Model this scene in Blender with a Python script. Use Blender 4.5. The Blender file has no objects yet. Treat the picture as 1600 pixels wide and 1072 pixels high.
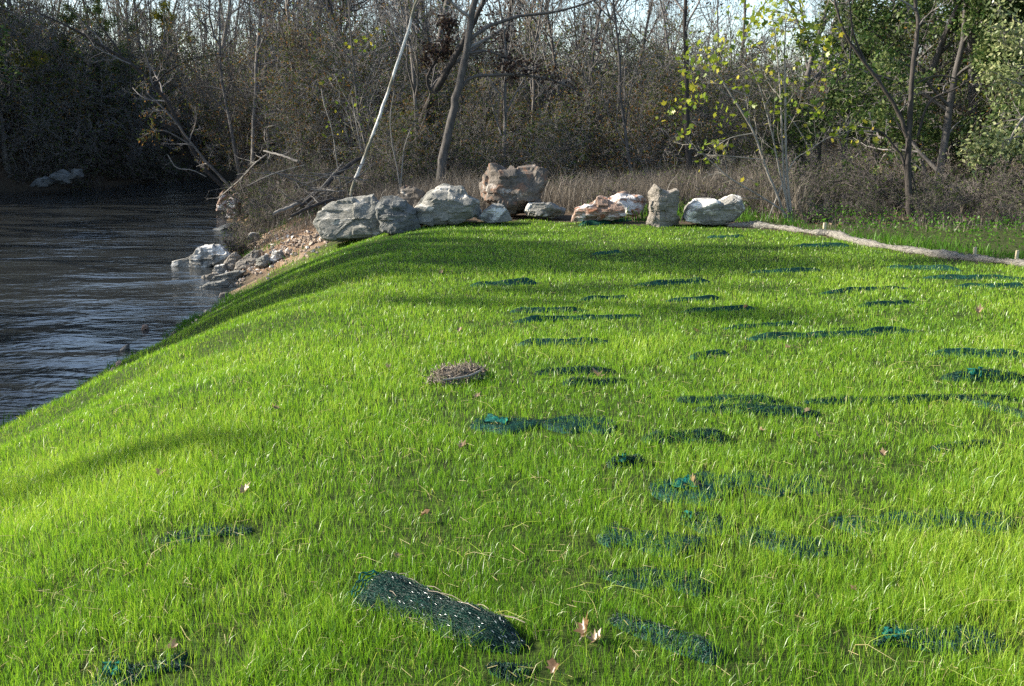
import bpy, math, random
import numpy as np
from mathutils import Vector, noise as mn

sc = bpy.context.scene
COL = sc.collection
R = math.radians

# ------------------------------------------------------------------ camera
CAM_H, PITCH = 1.6, R(12.2)
cam_d = bpy.data.cameras.new('camera')
cam_d.sensor_width = 36; cam_d.lens = 36; cam_d.clip_start = 0.1; cam_d.clip_end = 3000
cam = bpy.data.objects.new('camera', cam_d); COL.objects.link(cam)
cam.location = (0, 0, CAM_H); cam.rotation_euler = (math.pi/2 - PITCH, 0, 0)
sc.camera = cam

# ------------------------------------------------------------------ light
SUN_AZ, SUN_EL = R(-84), R(29)          # azimuth from +Y, negative = left
SKY_STRENGTH, SUN_STRENGTH, EXPOSURE = 0.12, 5.0, 1.5
w = bpy.data.worlds.new('World'); sc.world = w; w.use_nodes = True
wn = w.node_tree.nodes
sky = wn.new('ShaderNodeTexSky'); sky.sky_type = 'NISHITA'; sky.sun_disc = False
sky.sun_elevation = SUN_EL; sky.sun_rotation = SUN_AZ
sky.air_density = 1.0; sky.dust_density = 1.2; sky.ozone_density = 1.6
wn['Background'].inputs[1].default_value = SKY_STRENGTH
w.node_tree.links.new(sky.outputs[0], wn['Background'].inputs[0])
sd = bpy.data.lights.new('sun', 'SUN'); sd.energy = SUN_STRENGTH; sd.angle = R(0.6); sd.color = (1.0, 0.93, 0.80)
sun = bpy.data.objects.new('sun', sd); COL.objects.link(sun)
sun_dir = Vector((math.sin(SUN_AZ)*math.cos(SUN_EL), math.cos(SUN_AZ)*math.cos(SUN_EL), math.sin(SUN_EL)))
sun.rotation_euler = sun_dir.to_track_quat('Z', 'Y').to_euler(); sun.location = sun_dir*60
sc.view_settings.view_transform = 'Standard'; sc.view_settings.look = 'None'
sc.view_settings.exposure = EXPOSURE; sc.view_settings.gamma = 1.0
sc.cycles.max_bounces = 6; sc.cycles.diffuse_bounces = 3; sc.cycles.transmission_bounces = 4
sc.cycles.use_denoising = False; sc.cycles.denoiser = 'OPENIMAGEDENOISE'; sc.cycles.denoising_input_passes = 'RGB_ALBEDO_NORMAL'
sc.cycles.sample_clamp_indirect = 4.0

# ------------------------------------------------------------------ materials
def mat_new(name):
    m = bpy.data.materials.new(name); m.use_nodes = True
    m.node_tree.nodes.clear()
    return m, m.node_tree.nodes, m.node_tree.links

def ramp(n, l, src, stops):
    r = n.new('ShaderNodeValToRGB'); e = r.color_ramp.elements
    while len(e) < len(stops): e.new(0.5)
    for i, (p, c) in enumerate(stops):
        e[i].position = p; e[i].color = (*c, 1)
    if src is not None: l.new(src, r.inputs[0])
    return r.outputs[0]

def noise_tex(n, l, vec, scale, detail=6, rough=0.6, dist=0.0):
    t = n.new('ShaderNodeTexNoise'); t.inputs['Scale'].default_value = scale
    t.inputs['Detail'].default_value = detail; t.inputs['Roughness'].default_value = rough
    t.inputs['Distortion'].default_value = dist
    if vec is not None: l.new(vec, t.inputs['Vector'])
    return t.outputs[0]

def mixc(n, l, fac, a, b, mode='MIX'):
    m = n.new('ShaderNodeMix'); m.data_type = 'RGBA'; m.blend_type = mode
    for sock, v in ((m.inputs[0], fac), (m.inputs[6], a), (m.inputs[7], b)):
        if hasattr(v, 'links'): l.new(v, sock)
        elif isinstance(v, (int, float)): sock.default_value = v
        else: sock.default_value = (*v, 1)
    return m.outputs[2]

def foliage_mat(name, stops, trans=0.45, rnd=0.25, gloss=0.08, stops_b=None):
    m, n, l = mat_new(name)
    a = n.new('ShaderNodeAttribute'); a.attribute_name = 'tint'
    oi = n.new('ShaderNodeObjectInfo')
    ad = n.new('ShaderNodeMath'); ad.operation = 'MULTIPLY_ADD'
    l.new(oi.outputs['Random'], ad.inputs[0]); ad.inputs[1].default_value = rnd
    l.new(a.outputs['Fac'], ad.inputs[2])
    c = ramp(n, l, ad.outputs[0], stops)
    d = n.new('ShaderNodeBsdfDiffuse'); t = n.new('ShaderNodeBsdfTranslucent'); g = n.new('ShaderNodeBsdfGlossy')
    g.inputs['Roughness'].default_value = 0.38
    l.new(c, d.inputs[0]); l.new(c, t.inputs[0])
    x = n.new('ShaderNodeMixShader'); x.inputs[0].default_value = trans
    l.new(d.outputs[0], x.inputs[1]); l.new(t.outputs[0], x.inputs[2])
    y = n.new('ShaderNodeMixShader'); y.inputs[0].default_value = gloss
    l.new(x.outputs[0], y.inputs[1]); l.new(g.outputs[0], y.inputs[2])
    o = n.new('ShaderNodeOutputMaterial'); l.new(y.outputs[0], o.inputs[0])
    return m

def bark_mat(name, c1, c2, scale=14, rnd=0.35, stretch=0.25, patch=None):
    m, n, l = mat_new(name)
    tc = n.new('ShaderNodeTexCoord'); mp = n.new('ShaderNodeMapping'); mp.inputs['Scale'].default_value = (1, 1, stretch)
    l.new(tc.outputs['Object'], mp.inputs[0])
    f = noise_tex(n, l, mp.outputs[0], scale, 5, 0.65)
    c = ramp(n, l, f, [(0.3, c1), (0.7, c2)])
    if patch:
        f2 = noise_tex(n, l, mp.outputs[0], patch[1], 3, 0.5)
        k = ramp(n, l, f2, [(0.47, (0, 0, 0)), (0.54, (1, 1, 1))])
        c = mixc(n, l, k, c, patch[0])
    oi = n.new('ShaderNodeObjectInfo')
    hv = n.new('ShaderNodeHueSaturation'); mr = n.new('ShaderNodeMapRange')
    mr.inputs[3].default_value = 1-rnd; mr.inputs[4].default_value = 1+rnd
    l.new(oi.outputs['Random'], mr.inputs[0]); l.new(mr.outputs[0], hv.inputs['Value']); l.new(c, hv.inputs['Color'])
    p = n.new('ShaderNodeBsdfPrincipled'); p.inputs['Roughness'].default_value = 0.85
    p.inputs['Specular IOR Level'].default_value = 0.2
    l.new(hv.outputs[0], p.inputs['Base Color'])
    b = n.new('ShaderNodeBump'); b.inputs['Strength'].default_value = 0.6; b.inputs['Distance'].default_value = 0.02
    l.new(f, b.inputs['Height']); l.new(b.outputs[0], p.inputs['Normal'])
    o = n.new('ShaderNodeOutputMaterial'); l.new(p.outputs[0], o.inputs[0])
    return m

def rock_mat(name, c1, c2, patch, pscale=3.0, pth=0.55, strat=1.0, stain=None):
    m, n, l = mat_new(name)
    tc = n.new('ShaderNodeTexCoord'); oi = n.new('ShaderNodeObjectInfo')
    va = n.new('ShaderNodeVectorMath'); va.operation = 'ADD'
    l.new(tc.outputs['Object'], va.inputs[0])
    cx = n.new('ShaderNodeCombineXYZ'); mu = n.new('ShaderNodeMath'); mu.operation = 'MULTIPLY'; mu.inputs[1].default_value = 37.0
    l.new(oi.outputs['Random'], mu.inputs[0]); l.new(mu.outputs[0], cx.inputs[0]); l.new(cx.outputs[0], va.inputs[1])
    mp = n.new('ShaderNodeMapping'); mp.inputs['Rotation'].default_value = (0.2, 0.35, 0.3); mp.inputs['Scale'].default_value = (1, 1, strat)
    l.new(va.outputs[0], mp.inputs[0]); V = mp.outputs[0]
    f = noise_tex(n, l, V, 5, 9, 0.68)
    c = ramp(n, l, f, [(0.28, c1), (0.72, c2)])
    f2 = noise_tex(n, l, V, pscale, 7, 0.62, 0.5)
    k = ramp(n, l, f2, [(pth, (0, 0, 0)), (pth+0.07, (1, 1, 1))])
    c = mixc(n, l, k, c, patch)
    if stain:
        f3 = noise_tex(n, l, V, pscale*1.3, 6, 0.6, 0.8)
        k3 = ramp(n, l, f3, [(0.53, (0, 0, 0)), (0.62, (1, 1, 1))])
        c = mixc(n, l, k3, c, stain)
    f4 = noise_tex(n, l, V, 26, 5, 0.7)
    c = mixc(n, l, 0.75, c, ramp(n, l, f4, [(0.3, (0.45, 0.45, 0.45)), (0.65, (1.0, 1.0, 1.0))]), 'MULTIPLY')
    p = n.new('ShaderNodeBsdfPrincipled'); p.inputs['Roughness'].default_value = 0.8; p.inputs['Specular IOR Level'].default_value = 0.25
    l.new(c, p.inputs['Base Color'])
    b = n.new('ShaderNodeBump'); b.inputs['Strength'].default_value = 0.9; b.inputs['Distance'].default_value = 0.035
    h = n.new('ShaderNodeMath'); h.operation = 'ADD'; l.new(f, h.inputs[0]); l.new(f4, h.inputs[1])
    l.new(h.outputs[0], b.inputs['Height']); l.new(b.outputs[0], p.inputs['Normal'])
    o = n.new('ShaderNodeOutputMaterial'); l.new(p.outputs[0], o.inputs[0])
    return m

GRASS = foliage_mat('young_grass', [(0.0, (0.035, 0.125, 0.006)), (0.45, (0.165, 0.325, 0.014)), (0.85, (0.39, 0.50, 0.05)), (0.93, (0.40, 0.39, 0.11)), (1.0, (0.55, 0.47, 0.24))], 0.5, 0.0, 0.035)
COVER = foliage_mat('ground_cover_leaves', [(0.0, (0.03, 0.09, 0.008)), (0.6, (0.08, 0.19, 0.015)), (1.0, (0.20, 0.24, 0.05))], 0.4, 0.0, 0.01)
STRAW = foliage_mat('dead_weeds', [(0.0, (0.085, 0.072, 0.056)), (0.5, (0.19, 0.16, 0.125)), (1.0, (0.40, 0.33, 0.24))], 0.3, 0.0, 0.02)
LEAF_DULL = foliage_mat('dull_leaves', [(0.0, (0.035, 0.055, 0.018)), (0.45, (0.075, 0.115, 0.028)), (0.8, (0.13, 0.12, 0.03)), (1.0, (0.21, 0.11, 0.035))], 0.35, 0.3, 0.0)
LEAF_GREEN = foliage_mat('privet_leaves', [(0.0, (0.022, 0.055, 0.012)), (0.5, (0.06, 0.108, 0.028)), (1.0, (0.17, 0.20, 0.07))], 0.35, 0.15, 0.012)
LEAF_PALE = foliage_mat('pale_leaves', [(0.0, (0.09, 0.13, 0.04)), (0.6, (0.20, 0.24, 0.09)), (1.0, (0.34, 0.34, 0.16))], 0.4, 0.1, 0.03)
LEAF_YELLOW = foliage_mat('yellow_green_leaves', [(0.0, (0.08, 0.14, 0.012)), (0.55, (0.24, 0.29, 0.03)), (0.85, (0.42, 0.36, 0.04)), (1.0, (0.40, 0.26, 0.03))], 0.5, 0.0, 0.02)
LEAF_OLIVE = foliage_mat('olive_leaves', [(0.0, (0.05, 0.07, 0.01)), (0.6, (0.13, 0.15, 0.015)), (1.0, (0.26, 0.19, 0.03))], 0.45, 0.1, 0.01)
LEAF_BROWN = foliage_mat('withered_leaves', [(0.0, (0.022, 0.018, 0.018)), (0.7, (0.05, 0.036, 0.032)), (1.0, (0.09, 0.055, 0.035))], 0.25, 0.1, 0.0)
LEAF_DRY = foliage_mat('dry_fallen_leaf', [(0.0, (0.07, 0.036, 0.014)), (0.5, (0.14, 0.08, 0.036)), (1.0, (0.27, 0.19, 0.105))], 0.25, 0.6, 0.04)
TWIG = bark_mat('twig_bark', (0.086, 0.078, 0.072), (0.21, 0.193, 0.178), 9, 0.45)
BRAMBLE = bark_mat('bramble_stem', (0.062, 0.052, 0.046), (0.155, 0.135, 0.118), 9, 0.4)
BARK = bark_mat('grey_bark', (0.06, 0.054, 0.048), (0.16, 0.145, 0.13), 16, 0.35)
BARK_DARK = bark_mat('dark_bark', (0.022, 0.019, 0.017), (0.07, 0.06, 0.052), 18, 0.1)
BARK_PALE = bark_mat('pale_bark', (0.13, 0.118, 0.10), (0.28, 0.255, 0.22), 18, 0.12)
BARK_WHITE = bark_mat('white_bark', (0.40, 0.39, 0.35), (0.66, 0.65, 0.60), 9, 0.0, 0.5, ((0.17, 0.16, 0.12), 4.2))
LOG = bark_mat('weathered_wood', (0.055, 0.05, 0.045), (0.20, 0.185, 0.165), 20, 0.3, 0.5)
STAKE = bark_mat('pale_wood', (0.40, 0.32, 0.20), (0.58, 0.49, 0.33), 30, 0.1)
ROCK_GREY = rock_mat('grey_rock', (0.15, 0.15, 0.13), (0.31, 0.295, 0.255), (0.60, 0.56, 0.49), 2.6, 0.56, 2.2)
ROCK_BROWN = rock_mat('brown_rock', (0.08, 0.068, 0.056), (0.20, 0.17, 0.14), (0.46, 0.42, 0.37), 3.2, 0.60, 1.0, (0.22, 0.13, 0.085))
ROCK_RED = rock_mat('red_white_rock', (0.20, 0.13, 0.09), (0.40, 0.27, 0.20), (0.75, 0.70, 0.66), 2.6, 0.48, 1.6, (0.36, 0.15, 0.08))
ROCK_WHITE = rock_mat('white_grey_rock', (0.15, 0.145, 0.13), (0.34, 0.32, 0.28), (0.78, 0.74, 0.67), 2.4, 0.49, 1.2)
ROCK_TAN = rock_mat('tan_rock', (0.16, 0.14, 0.115), (0.34, 0.30, 0.25), (0.60, 0.53, 0.44), 3.0, 0.60, 2.0)
ROCK_DARK = rock_mat('slate_rock', (0.09, 0.092, 0.086), (0.21, 0.21, 0.195), (0.45, 0.43, 0.39), 3.0, 0.63, 2.4)

# ------------------------------------------------------------------ mesh builder
class MB:
    def __init__(self): self.tubes = {}; self.chunks = []
    def tube(self, pts, rad, sides=5, tint=0.5):
        self.tubes.setdefault((len(pts), sides), []).append((np.asarray(pts, float), np.asarray(rad, float), tint))
    def polys(self, arr, tint):                    # arr (m,k,3)
        arr = np.asarray(arr, float)
        if len(arr) == 0: return
        m, k = arr.shape[:2]
        t = np.broadcast_to(np.asarray(tint, float).reshape(-1, 1), (m, k)) if np.ndim(tint) else np.full((m, k), float(tint))
        self.chunks.append((arr.reshape(-1, 3), np.arange(m*k).reshape(m, k), t.reshape(-1)))
    def grid(self, P, tint=0.5, wrap=False):       # P (a,b,3)
        a, b = P.shape[:2]
        idx = np.arange(a*b).reshape(a, b)
        if wrap: idx = np.concatenate([idx, idx[:, :1]], 1)
        f = np.stack([idx[:-1, :-1], idx[:-1, 1:], idx[1:, 1:], idx[1:, :-1]], -1).reshape(-1, 4)
        t = np.full(a*b, tint) if np.ndim(tint) == 0 else np.asarray(tint).reshape(-1)
        self.chunks.append((P.reshape(-1, 3), f, t))
    def raw(self, V, F, tint=0.5): self.chunks.append((np.asarray(V, float), np.asarray(F), np.full(len(V), tint) if np.ndim(tint) == 0 else np.asarray(tint)))
    def flush(self):
        for (n, s), lst in self.tubes.items():
            P = np.stack([a[0] for a in lst]); Rd = np.stack([a[1] for a in lst]); T = np.array([a[2] for a in lst])
            m = len(lst)
            tan = np.gradient(P, axis=1); tan /= np.linalg.norm(tan, axis=2, keepdims=True)+1e-9
            mean = tan.mean(1, keepdims=True)
            ref = np.where(np.abs(mean[..., 2:3]) > 0.8, np.array([1.0, 0.13, 0]), np.array([0.1, 0.05, 1.0]))
            u = np.cross(tan, ref); u /= np.linalg.norm(u, axis=2, keepdims=True)+1e-9
            v = np.cross(tan, u)
            a = np.linspace(0, 2*np.pi, s, endpoint=False)
            ring = P[:, :, None, :]+Rd[:, :, None, None]*(np.cos(a)[None, None, :, None]*u[:, :, None, :]+np.sin(a)[None, None, :, None]*v[:, :, None, :])
            base = np.arange(m*n*s).reshape(m, n, s)
            nx = np.roll(base, -1, axis=2)
            f = np.stack([base[:, :-1], nx[:, :-1], nx[:, 1:], base[:, 1:]], -1).reshape(-1, 4)
            self.chunks.append((ring.reshape(-1, 3), f, np.repeat(T, n*s)))
        self.tubes = {}
    def mesh(self, name, mat, origin=(0, 0, 0), smooth=True):
        self.flush()
        V = np.concatenate([c[0] for c in self.chunks])-np.array(origin)
        off = 0; loops = []; tot = []
        for c in self.chunks:
            f = c[1]+off; off += len(c[0]); loops.append(f.reshape(-1)); tot.append(np.full(len(f), f.shape[1]))
        T = np.concatenate([c[2] for c in self.chunks]); loops = np.concatenate(loops).astype(np.int32); tot = np.concatenate(tot).astype(np.int32)
        me = bpy.data.meshes.new(name)
        me.vertices.add(len(V)); me.vertices.foreach_set('co', V.astype(np.float32).reshape(-1))
        me.loops.add(len(loops)); me.loops.foreach_set('vertex_index', loops)
        me.polygons.add(len(tot)); me.polygons.foreach_set('loop_start', (np.cumsum(tot)-tot).astype(np.int32))
        me.polygons.foreach_set('loop_total', tot)
        me.polygons.foreach_set('use_smooth', np.full(len(tot), smooth))
        at = me.attributes.new('tint', 'FLOAT', 'POINT'); at.data.foreach_set('value', T.astype(np.float32))
        me.update(calc_edges=True); me.materials.append(mat)
        return me
    def build(self, name, mat, parent=None, origin=None, smooth=True):
        if origin is None: origin = tuple(parent.location) if parent else (0, 0, 0)
        me = self.mesh(name, mat, origin, smooth)
        o = bpy.data.objects.new(name, me); COL.objects.link(o)
        if parent: o.parent = parent
        else: o.location = origin
        return o

def tag(o, label=None, cat=None, group=None, kind=None):
    if label: o['label'] = label
    if cat: o['category'] = cat
    if group: o['group'] = group
    if kind: o['kind'] = kind
    return o

def thing(name, label, cat, loc, group=None):
    o = bpy.data.objects.new(name, None); COL.objects.link(o); o.location = loc; o.empty_display_size = 0.2
    return tag(o, label, cat, group)

# ------------------------------------------------------------------ terrain
WATER = -1.3
XR = [(-30, -5.2), (5, -5.1), (10, -5.0), (13, -4.85), (16.8, -4.95), (18.5, -5.25), (20, -6.0), (22, -6.5), (25.8, -6.9), (33, -9.3), (38.7, -11.1), (46, -13.1), (50, -12.5), (54, -9), (58, 0), (62, 30), (66, 90), (70, 200)]
XL = [(-30, -22), (20, -23.5), (30, -23), (42, -21), (48, -18.5), (53, -15.5), (58, -11), (64, 0), (68, 30), (72, 90), (76, 200)]
xr_y, xr_x = np.array([p[0] for p in XR]), np.array([p[1] for p in XR])
xl_y, xl_x = np.array([p[0] for p in XL]), np.array([p[1] for p in XL])
def XRf(y): return np.interp(y, xr_y, xr_x)
def XLf(y): return np.interp(y, xl_y, xl_x)
def sstep(t): t = np.clip(t, 0, 1); return t*t*(3-2*t)
def wob(x, y):
    return (np.sin(x*1.7+y*0.6)*np.sin(y*1.3-x*0.4)*0.5+np.sin(x*3.9-y*2.1+1)*np.sin(y*4.3+x*1.1)*0.28+np.sin(x*0.5+y*0.33))*0.5
def gz(x, y):
    x = np.asarray(x, float); y = np.asarray(y, float)
    w_ = wob(x, y)
    dr = x-XRf(y)+0.12*np.sin(y*2.3)+0.07*np.sin(y*5.1+1); dl = XLf(y)-x+0.4*np.sin(y*0.7)
    wid = np.interp(y, [0, 15, 18.5, 22, 25], [3.9, 3.6, 4.4, 3.6, 2.4])
    right = -1.42+1.42*(0.75*(1-(1-np.clip(dr/wid, 0, 1))**1.7)+0.25*sstep(dr/wid))+0.018*w_
    far = sstep((y-17)/6)*np.clip(dr/3, 0, 1)
    right = right+far*(0.10*w_-0.12)
    left = -1.42+1.9*sstep(dl/3.0)+np.clip(dl-1, 0, 16)*0.11+0.12*w_*np.clip(dl, 0, 1)
    bed = -1.42-0.5*sstep(np.minimum(-dr, -dl)/2.5)
    z = np.where(dr > 0, right, np.where(dl > 0, left, bed))
    return z
def gz1(x, y): return float(gz(x, y))

cp, sp = math.cos(PITCH), math.sin(PITCH)
def ray(px, py):
    cx, cy = (px-800)/1600, -(py-536)/1600
    return np.array([cx, cp+cy*sp, -sp+cy*cp])
def P(px, py, Y):
    d = ray(px, py); return np.array([0, 0, CAM_H])+d*(Y/d[1])
def on_ground(px, py, zoff=0.0):
    d = ray(px, py); t = 1.5
    while t < 120:
        p = np.array([0, 0, CAM_H])+d*t
        if p[2] <= gz1(p[0], p[1])+zoff: break
        t += 0.02 if t < 12 else 0.05
    p[2] = gz1(p[0], p[1])
    return p

# lawn outline (far edge follows the boulders and the straw roll)
BERM_PX = [(1140, 357), (1180, 357), (1225, 361), (1270, 368), (1305, 371), (1335, 381), (1385, 391), (1440, 399), (1500, 408), (1550, 413), (1610, 420), (1700, 433), (1850, 452)]
BERM = [on_ground(*p) for p in BERM_PX]
edge_px = [(338, 476), (366, 464), (402, 446), (436, 424), (472, 402), (500, 381), (560, 374), (640, 360), (760, 350), (830, 346), (900, 352), (1000, 356), (1080, 356)]
EDGE = [on_ground(*p) for p in edge_px]+BERM
ex = np.array([p[0] for p in EDGE]); ey = np.array([p[1] for p in EDGE])
o_ = np.argsort(ex); ex, ey = ex[o_], ey[o_]
def lawn_far(x): return np.interp(x, ex, ey)

def ground_mat():
    m, n, l = mat_new('ground_soil')
    tc = n.new('ShaderNodeTexCoord'); V = tc.outputs['Object']
    def at(nm):
        a = n.new('ShaderNodeAttribute'); a.attribute_name = nm; return a.outputs['Fac']
    f = noise_tex(n, l, V, 1.3, 8, 0.7); f2 = noise_tex(n, l, V, 14, 6, 0.7); f3 = noise_tex(n, l, V, 45, 4, 0.7)
    litter = ramp(n, l, f2, [(0.3, (0.03, 0.024, 0.017)), (0.5, (0.085, 0.062, 0.042)), (0.7, (0.16, 0.115, 0.075))])
    thatch = ramp(n, l, f2, [(0.3, (0.014, 0.020, 0.007)), (0.5, (0.035, 0.055, 0.010)), (0.62, (0.06, 0.09, 0.015)), (0.78, (0.11, 0.10, 0.045))])
    clay = ramp(n, l, f, [(0.3, (0.13, 0.075, 0.045)), (0.5, (0.25, 0.165, 0.105)), (0.7, (0.34, 0.28, 0.205))])
    bed = ramp(n, l, f2, [(0.3, (0.03, 0.025, 0.018)), (0.7, (0.09, 0.075, 0.05))])
    c = mixc(n, l, at('lawn'), litter, thatch); c = mixc(n, l, at('clay'), c, clay); c = mixc(n, l, at('bed'), c, bed)
    c = mixc(n, l, 0.5, c, ramp(n, l, f3, [(0.3, (0.5, 0.5, 0.5)), (0.7, (1, 1, 1))]), 'MULTIPLY')
    p = n.new('ShaderNodeBsdfPrincipled'); p.inputs['Roughness'].default_value = 0.95; p.inputs['Specular IOR Level'].default_value = 0.1
    l.new(c, p.inputs['Base Color'])
    b = n.new('ShaderNodeBump'); b.inputs['Strength'].default_value = 0.8; b.inputs['Distance'].default_value = 0.05
    l.new(f2, b.inputs['Height']); l.new(b.outputs[0], p.inputs['Normal'])
    o = n.new('ShaderNodeOutputMaterial'); l.new(p.outputs[0], o.inputs[0])
    return m

def build_ground():
    def axis(lo, hi, fine_lo, fine_hi, step, grow=1.16):
        a = list(np.arange(fine_lo, fine_hi, step)); s = step; v = a[-1]
        while v < hi: s *= grow; v += s; a.append(v)
        s = step; v = fine_lo; b = []
        while v > lo: s *= grow; v -= s; b.append(v)
        return np.array(b[::-1]+a)
    xs = axis(-1200, 1200, -14, 9, 0.11); ys = axis(-200, 1500, 1.5, 36, 0.13)
    X, Y = np.meshgrid(xs, ys); Z = gz(X, Y)
    far = np.sqrt(X**2+Y**2); Z = np.where(far > 260, np.minimum(Z, 0.5), Z)
    mb = MB(); mb.grid(np.stack([X, Y, Z], -1))
    o = mb.build('ground', ground_mat()); tag(o, kind='structure')
    x, y = X.ravel(), Y.ravel(); z = Z.ravel()
    dr = x-XRf(y); jit = 0.25*wob(x*3, y*3)
    lawn = sstep((lawn_far(x)+jit+np.where(x < 3.3, 0.6, 0)-y)/0.4)*(dr > -0.2)*(y < 19)
    gstrip = sstep((y-lawn_far(x))/0.5)*sstep((x-4.6+(y-13)*0.15)/0.8)*(y < 17+jit*3)
    lawn = np.maximum(lawn, gstrip*0.8)
    clay = sstep((y-16.0)/0.8)*(dr > -0.6)*sstep((2.3+jit*2-dr)/1.0)*(y < 50)
    clay = np.maximum(clay, sstep((y-lawn_far(x))/0.3)*sstep((-2.6-x)/0.6)*(y < 18.6)*(dr > 0))
    bed = sstep((-1.12+0.15*wob(x*5, y*5)-z)/0.12)
    for nm, v in (('lawn', lawn), ('clay', clay*(1-lawn*0.8)), ('bed', bed)):
        a = o.data.attributes.new(nm, 'FLOAT', 'POINT'); a.data.foreach_set('value', v.astype(np.float32))
build_ground()

def build_water():
    m, n, l = mat_new('stream_water')
    tc = n.new('ShaderNodeTexCoord')
    def wave(scale, stretch, rot, detail):
        mp = n.new('ShaderNodeMapping'); mp.inputs['Scale'].default_value = stretch; mp.inputs['Rotation'].default_value = (0, 0, rot)
        l.new(tc.outputs['Object'], mp.inputs[0]); return noise_tex(n, l, mp.outputs[0], scale, detail, 0.55, 0.4)
    a = wave(3.4, (0.7, 1.15, 1), 0.3, 2); b_ = wave(0.8, (0.6, 1.2, 1), -0.15, 2); c_ = wave(13, (0.6, 1.2, 1), 0.5, 2); q = wave(0.16, (1, 0.7, 1), 0.2, 3)
    amp = n.new('ShaderNodeMapRange'); amp.inputs[1].default_value = 0.35; amp.inputs[2].default_value = 0.65; amp.inputs[3].default_value = 0.35; amp.inputs[4].default_value = 1.3
    l.new(q, amp.inputs[0])
    def madd(x, k, y):
        t = n.new('ShaderNodeMath'); t.operation = 'MULTIPLY_ADD'; l.new(x, t.inputs[0]); t.inputs[1].default_value = k
        if y is not None: l.new(y, t.inputs[2])
        else: t.inputs[2].default_value = 0
        return t.outputs[0]
    h = madd(b_, 1.6, madd(a, 0.6, madd(c_, 0.07, None)))
    hm = n.new('ShaderNodeMath'); hm.operation = 'MULTIPLY'; l.new(h, hm.inputs[0]); l.new(amp.outputs[0], hm.inputs[1])
    bp = n.new('ShaderNodeBump'); bp.inputs['Strength'].default_value = 1.0; bp.inputs['Distance'].default_value = 0.065
    l.new(hm.outputs[0], bp.inputs['Height'])
    p = n.new('ShaderNodeBsdfPrincipled'); p.inputs['Base Color'].default_value = (0.022, 0.024, 0.024, 1)
    p.inputs['Roughness'].default_value = 0.10; p.inputs['IOR'].default_value = 1.33
    l.new(bp.outputs[0], p.inputs['Normal'])
    o = n.new('ShaderNodeOutputMaterial'); l.new(p.outputs[0], o.inputs[0])
    ys = np.concatenate([np.arange(-30, 58, 1.0), np.arange(58, 76, 0.25)])
    rows = []
    for y in ys:
        a0, b0 = float(XLf(y))-1.5, float(XRf(y))+1.5
        rows.append([[a0+(b0-a0)*t, y, WATER] for t in np.linspace(0, 1, 12)])
    mb = MB(); mb.grid(np.array(rows)); tag(mb.build('stream', m), kind='structure')
build_water()

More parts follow.
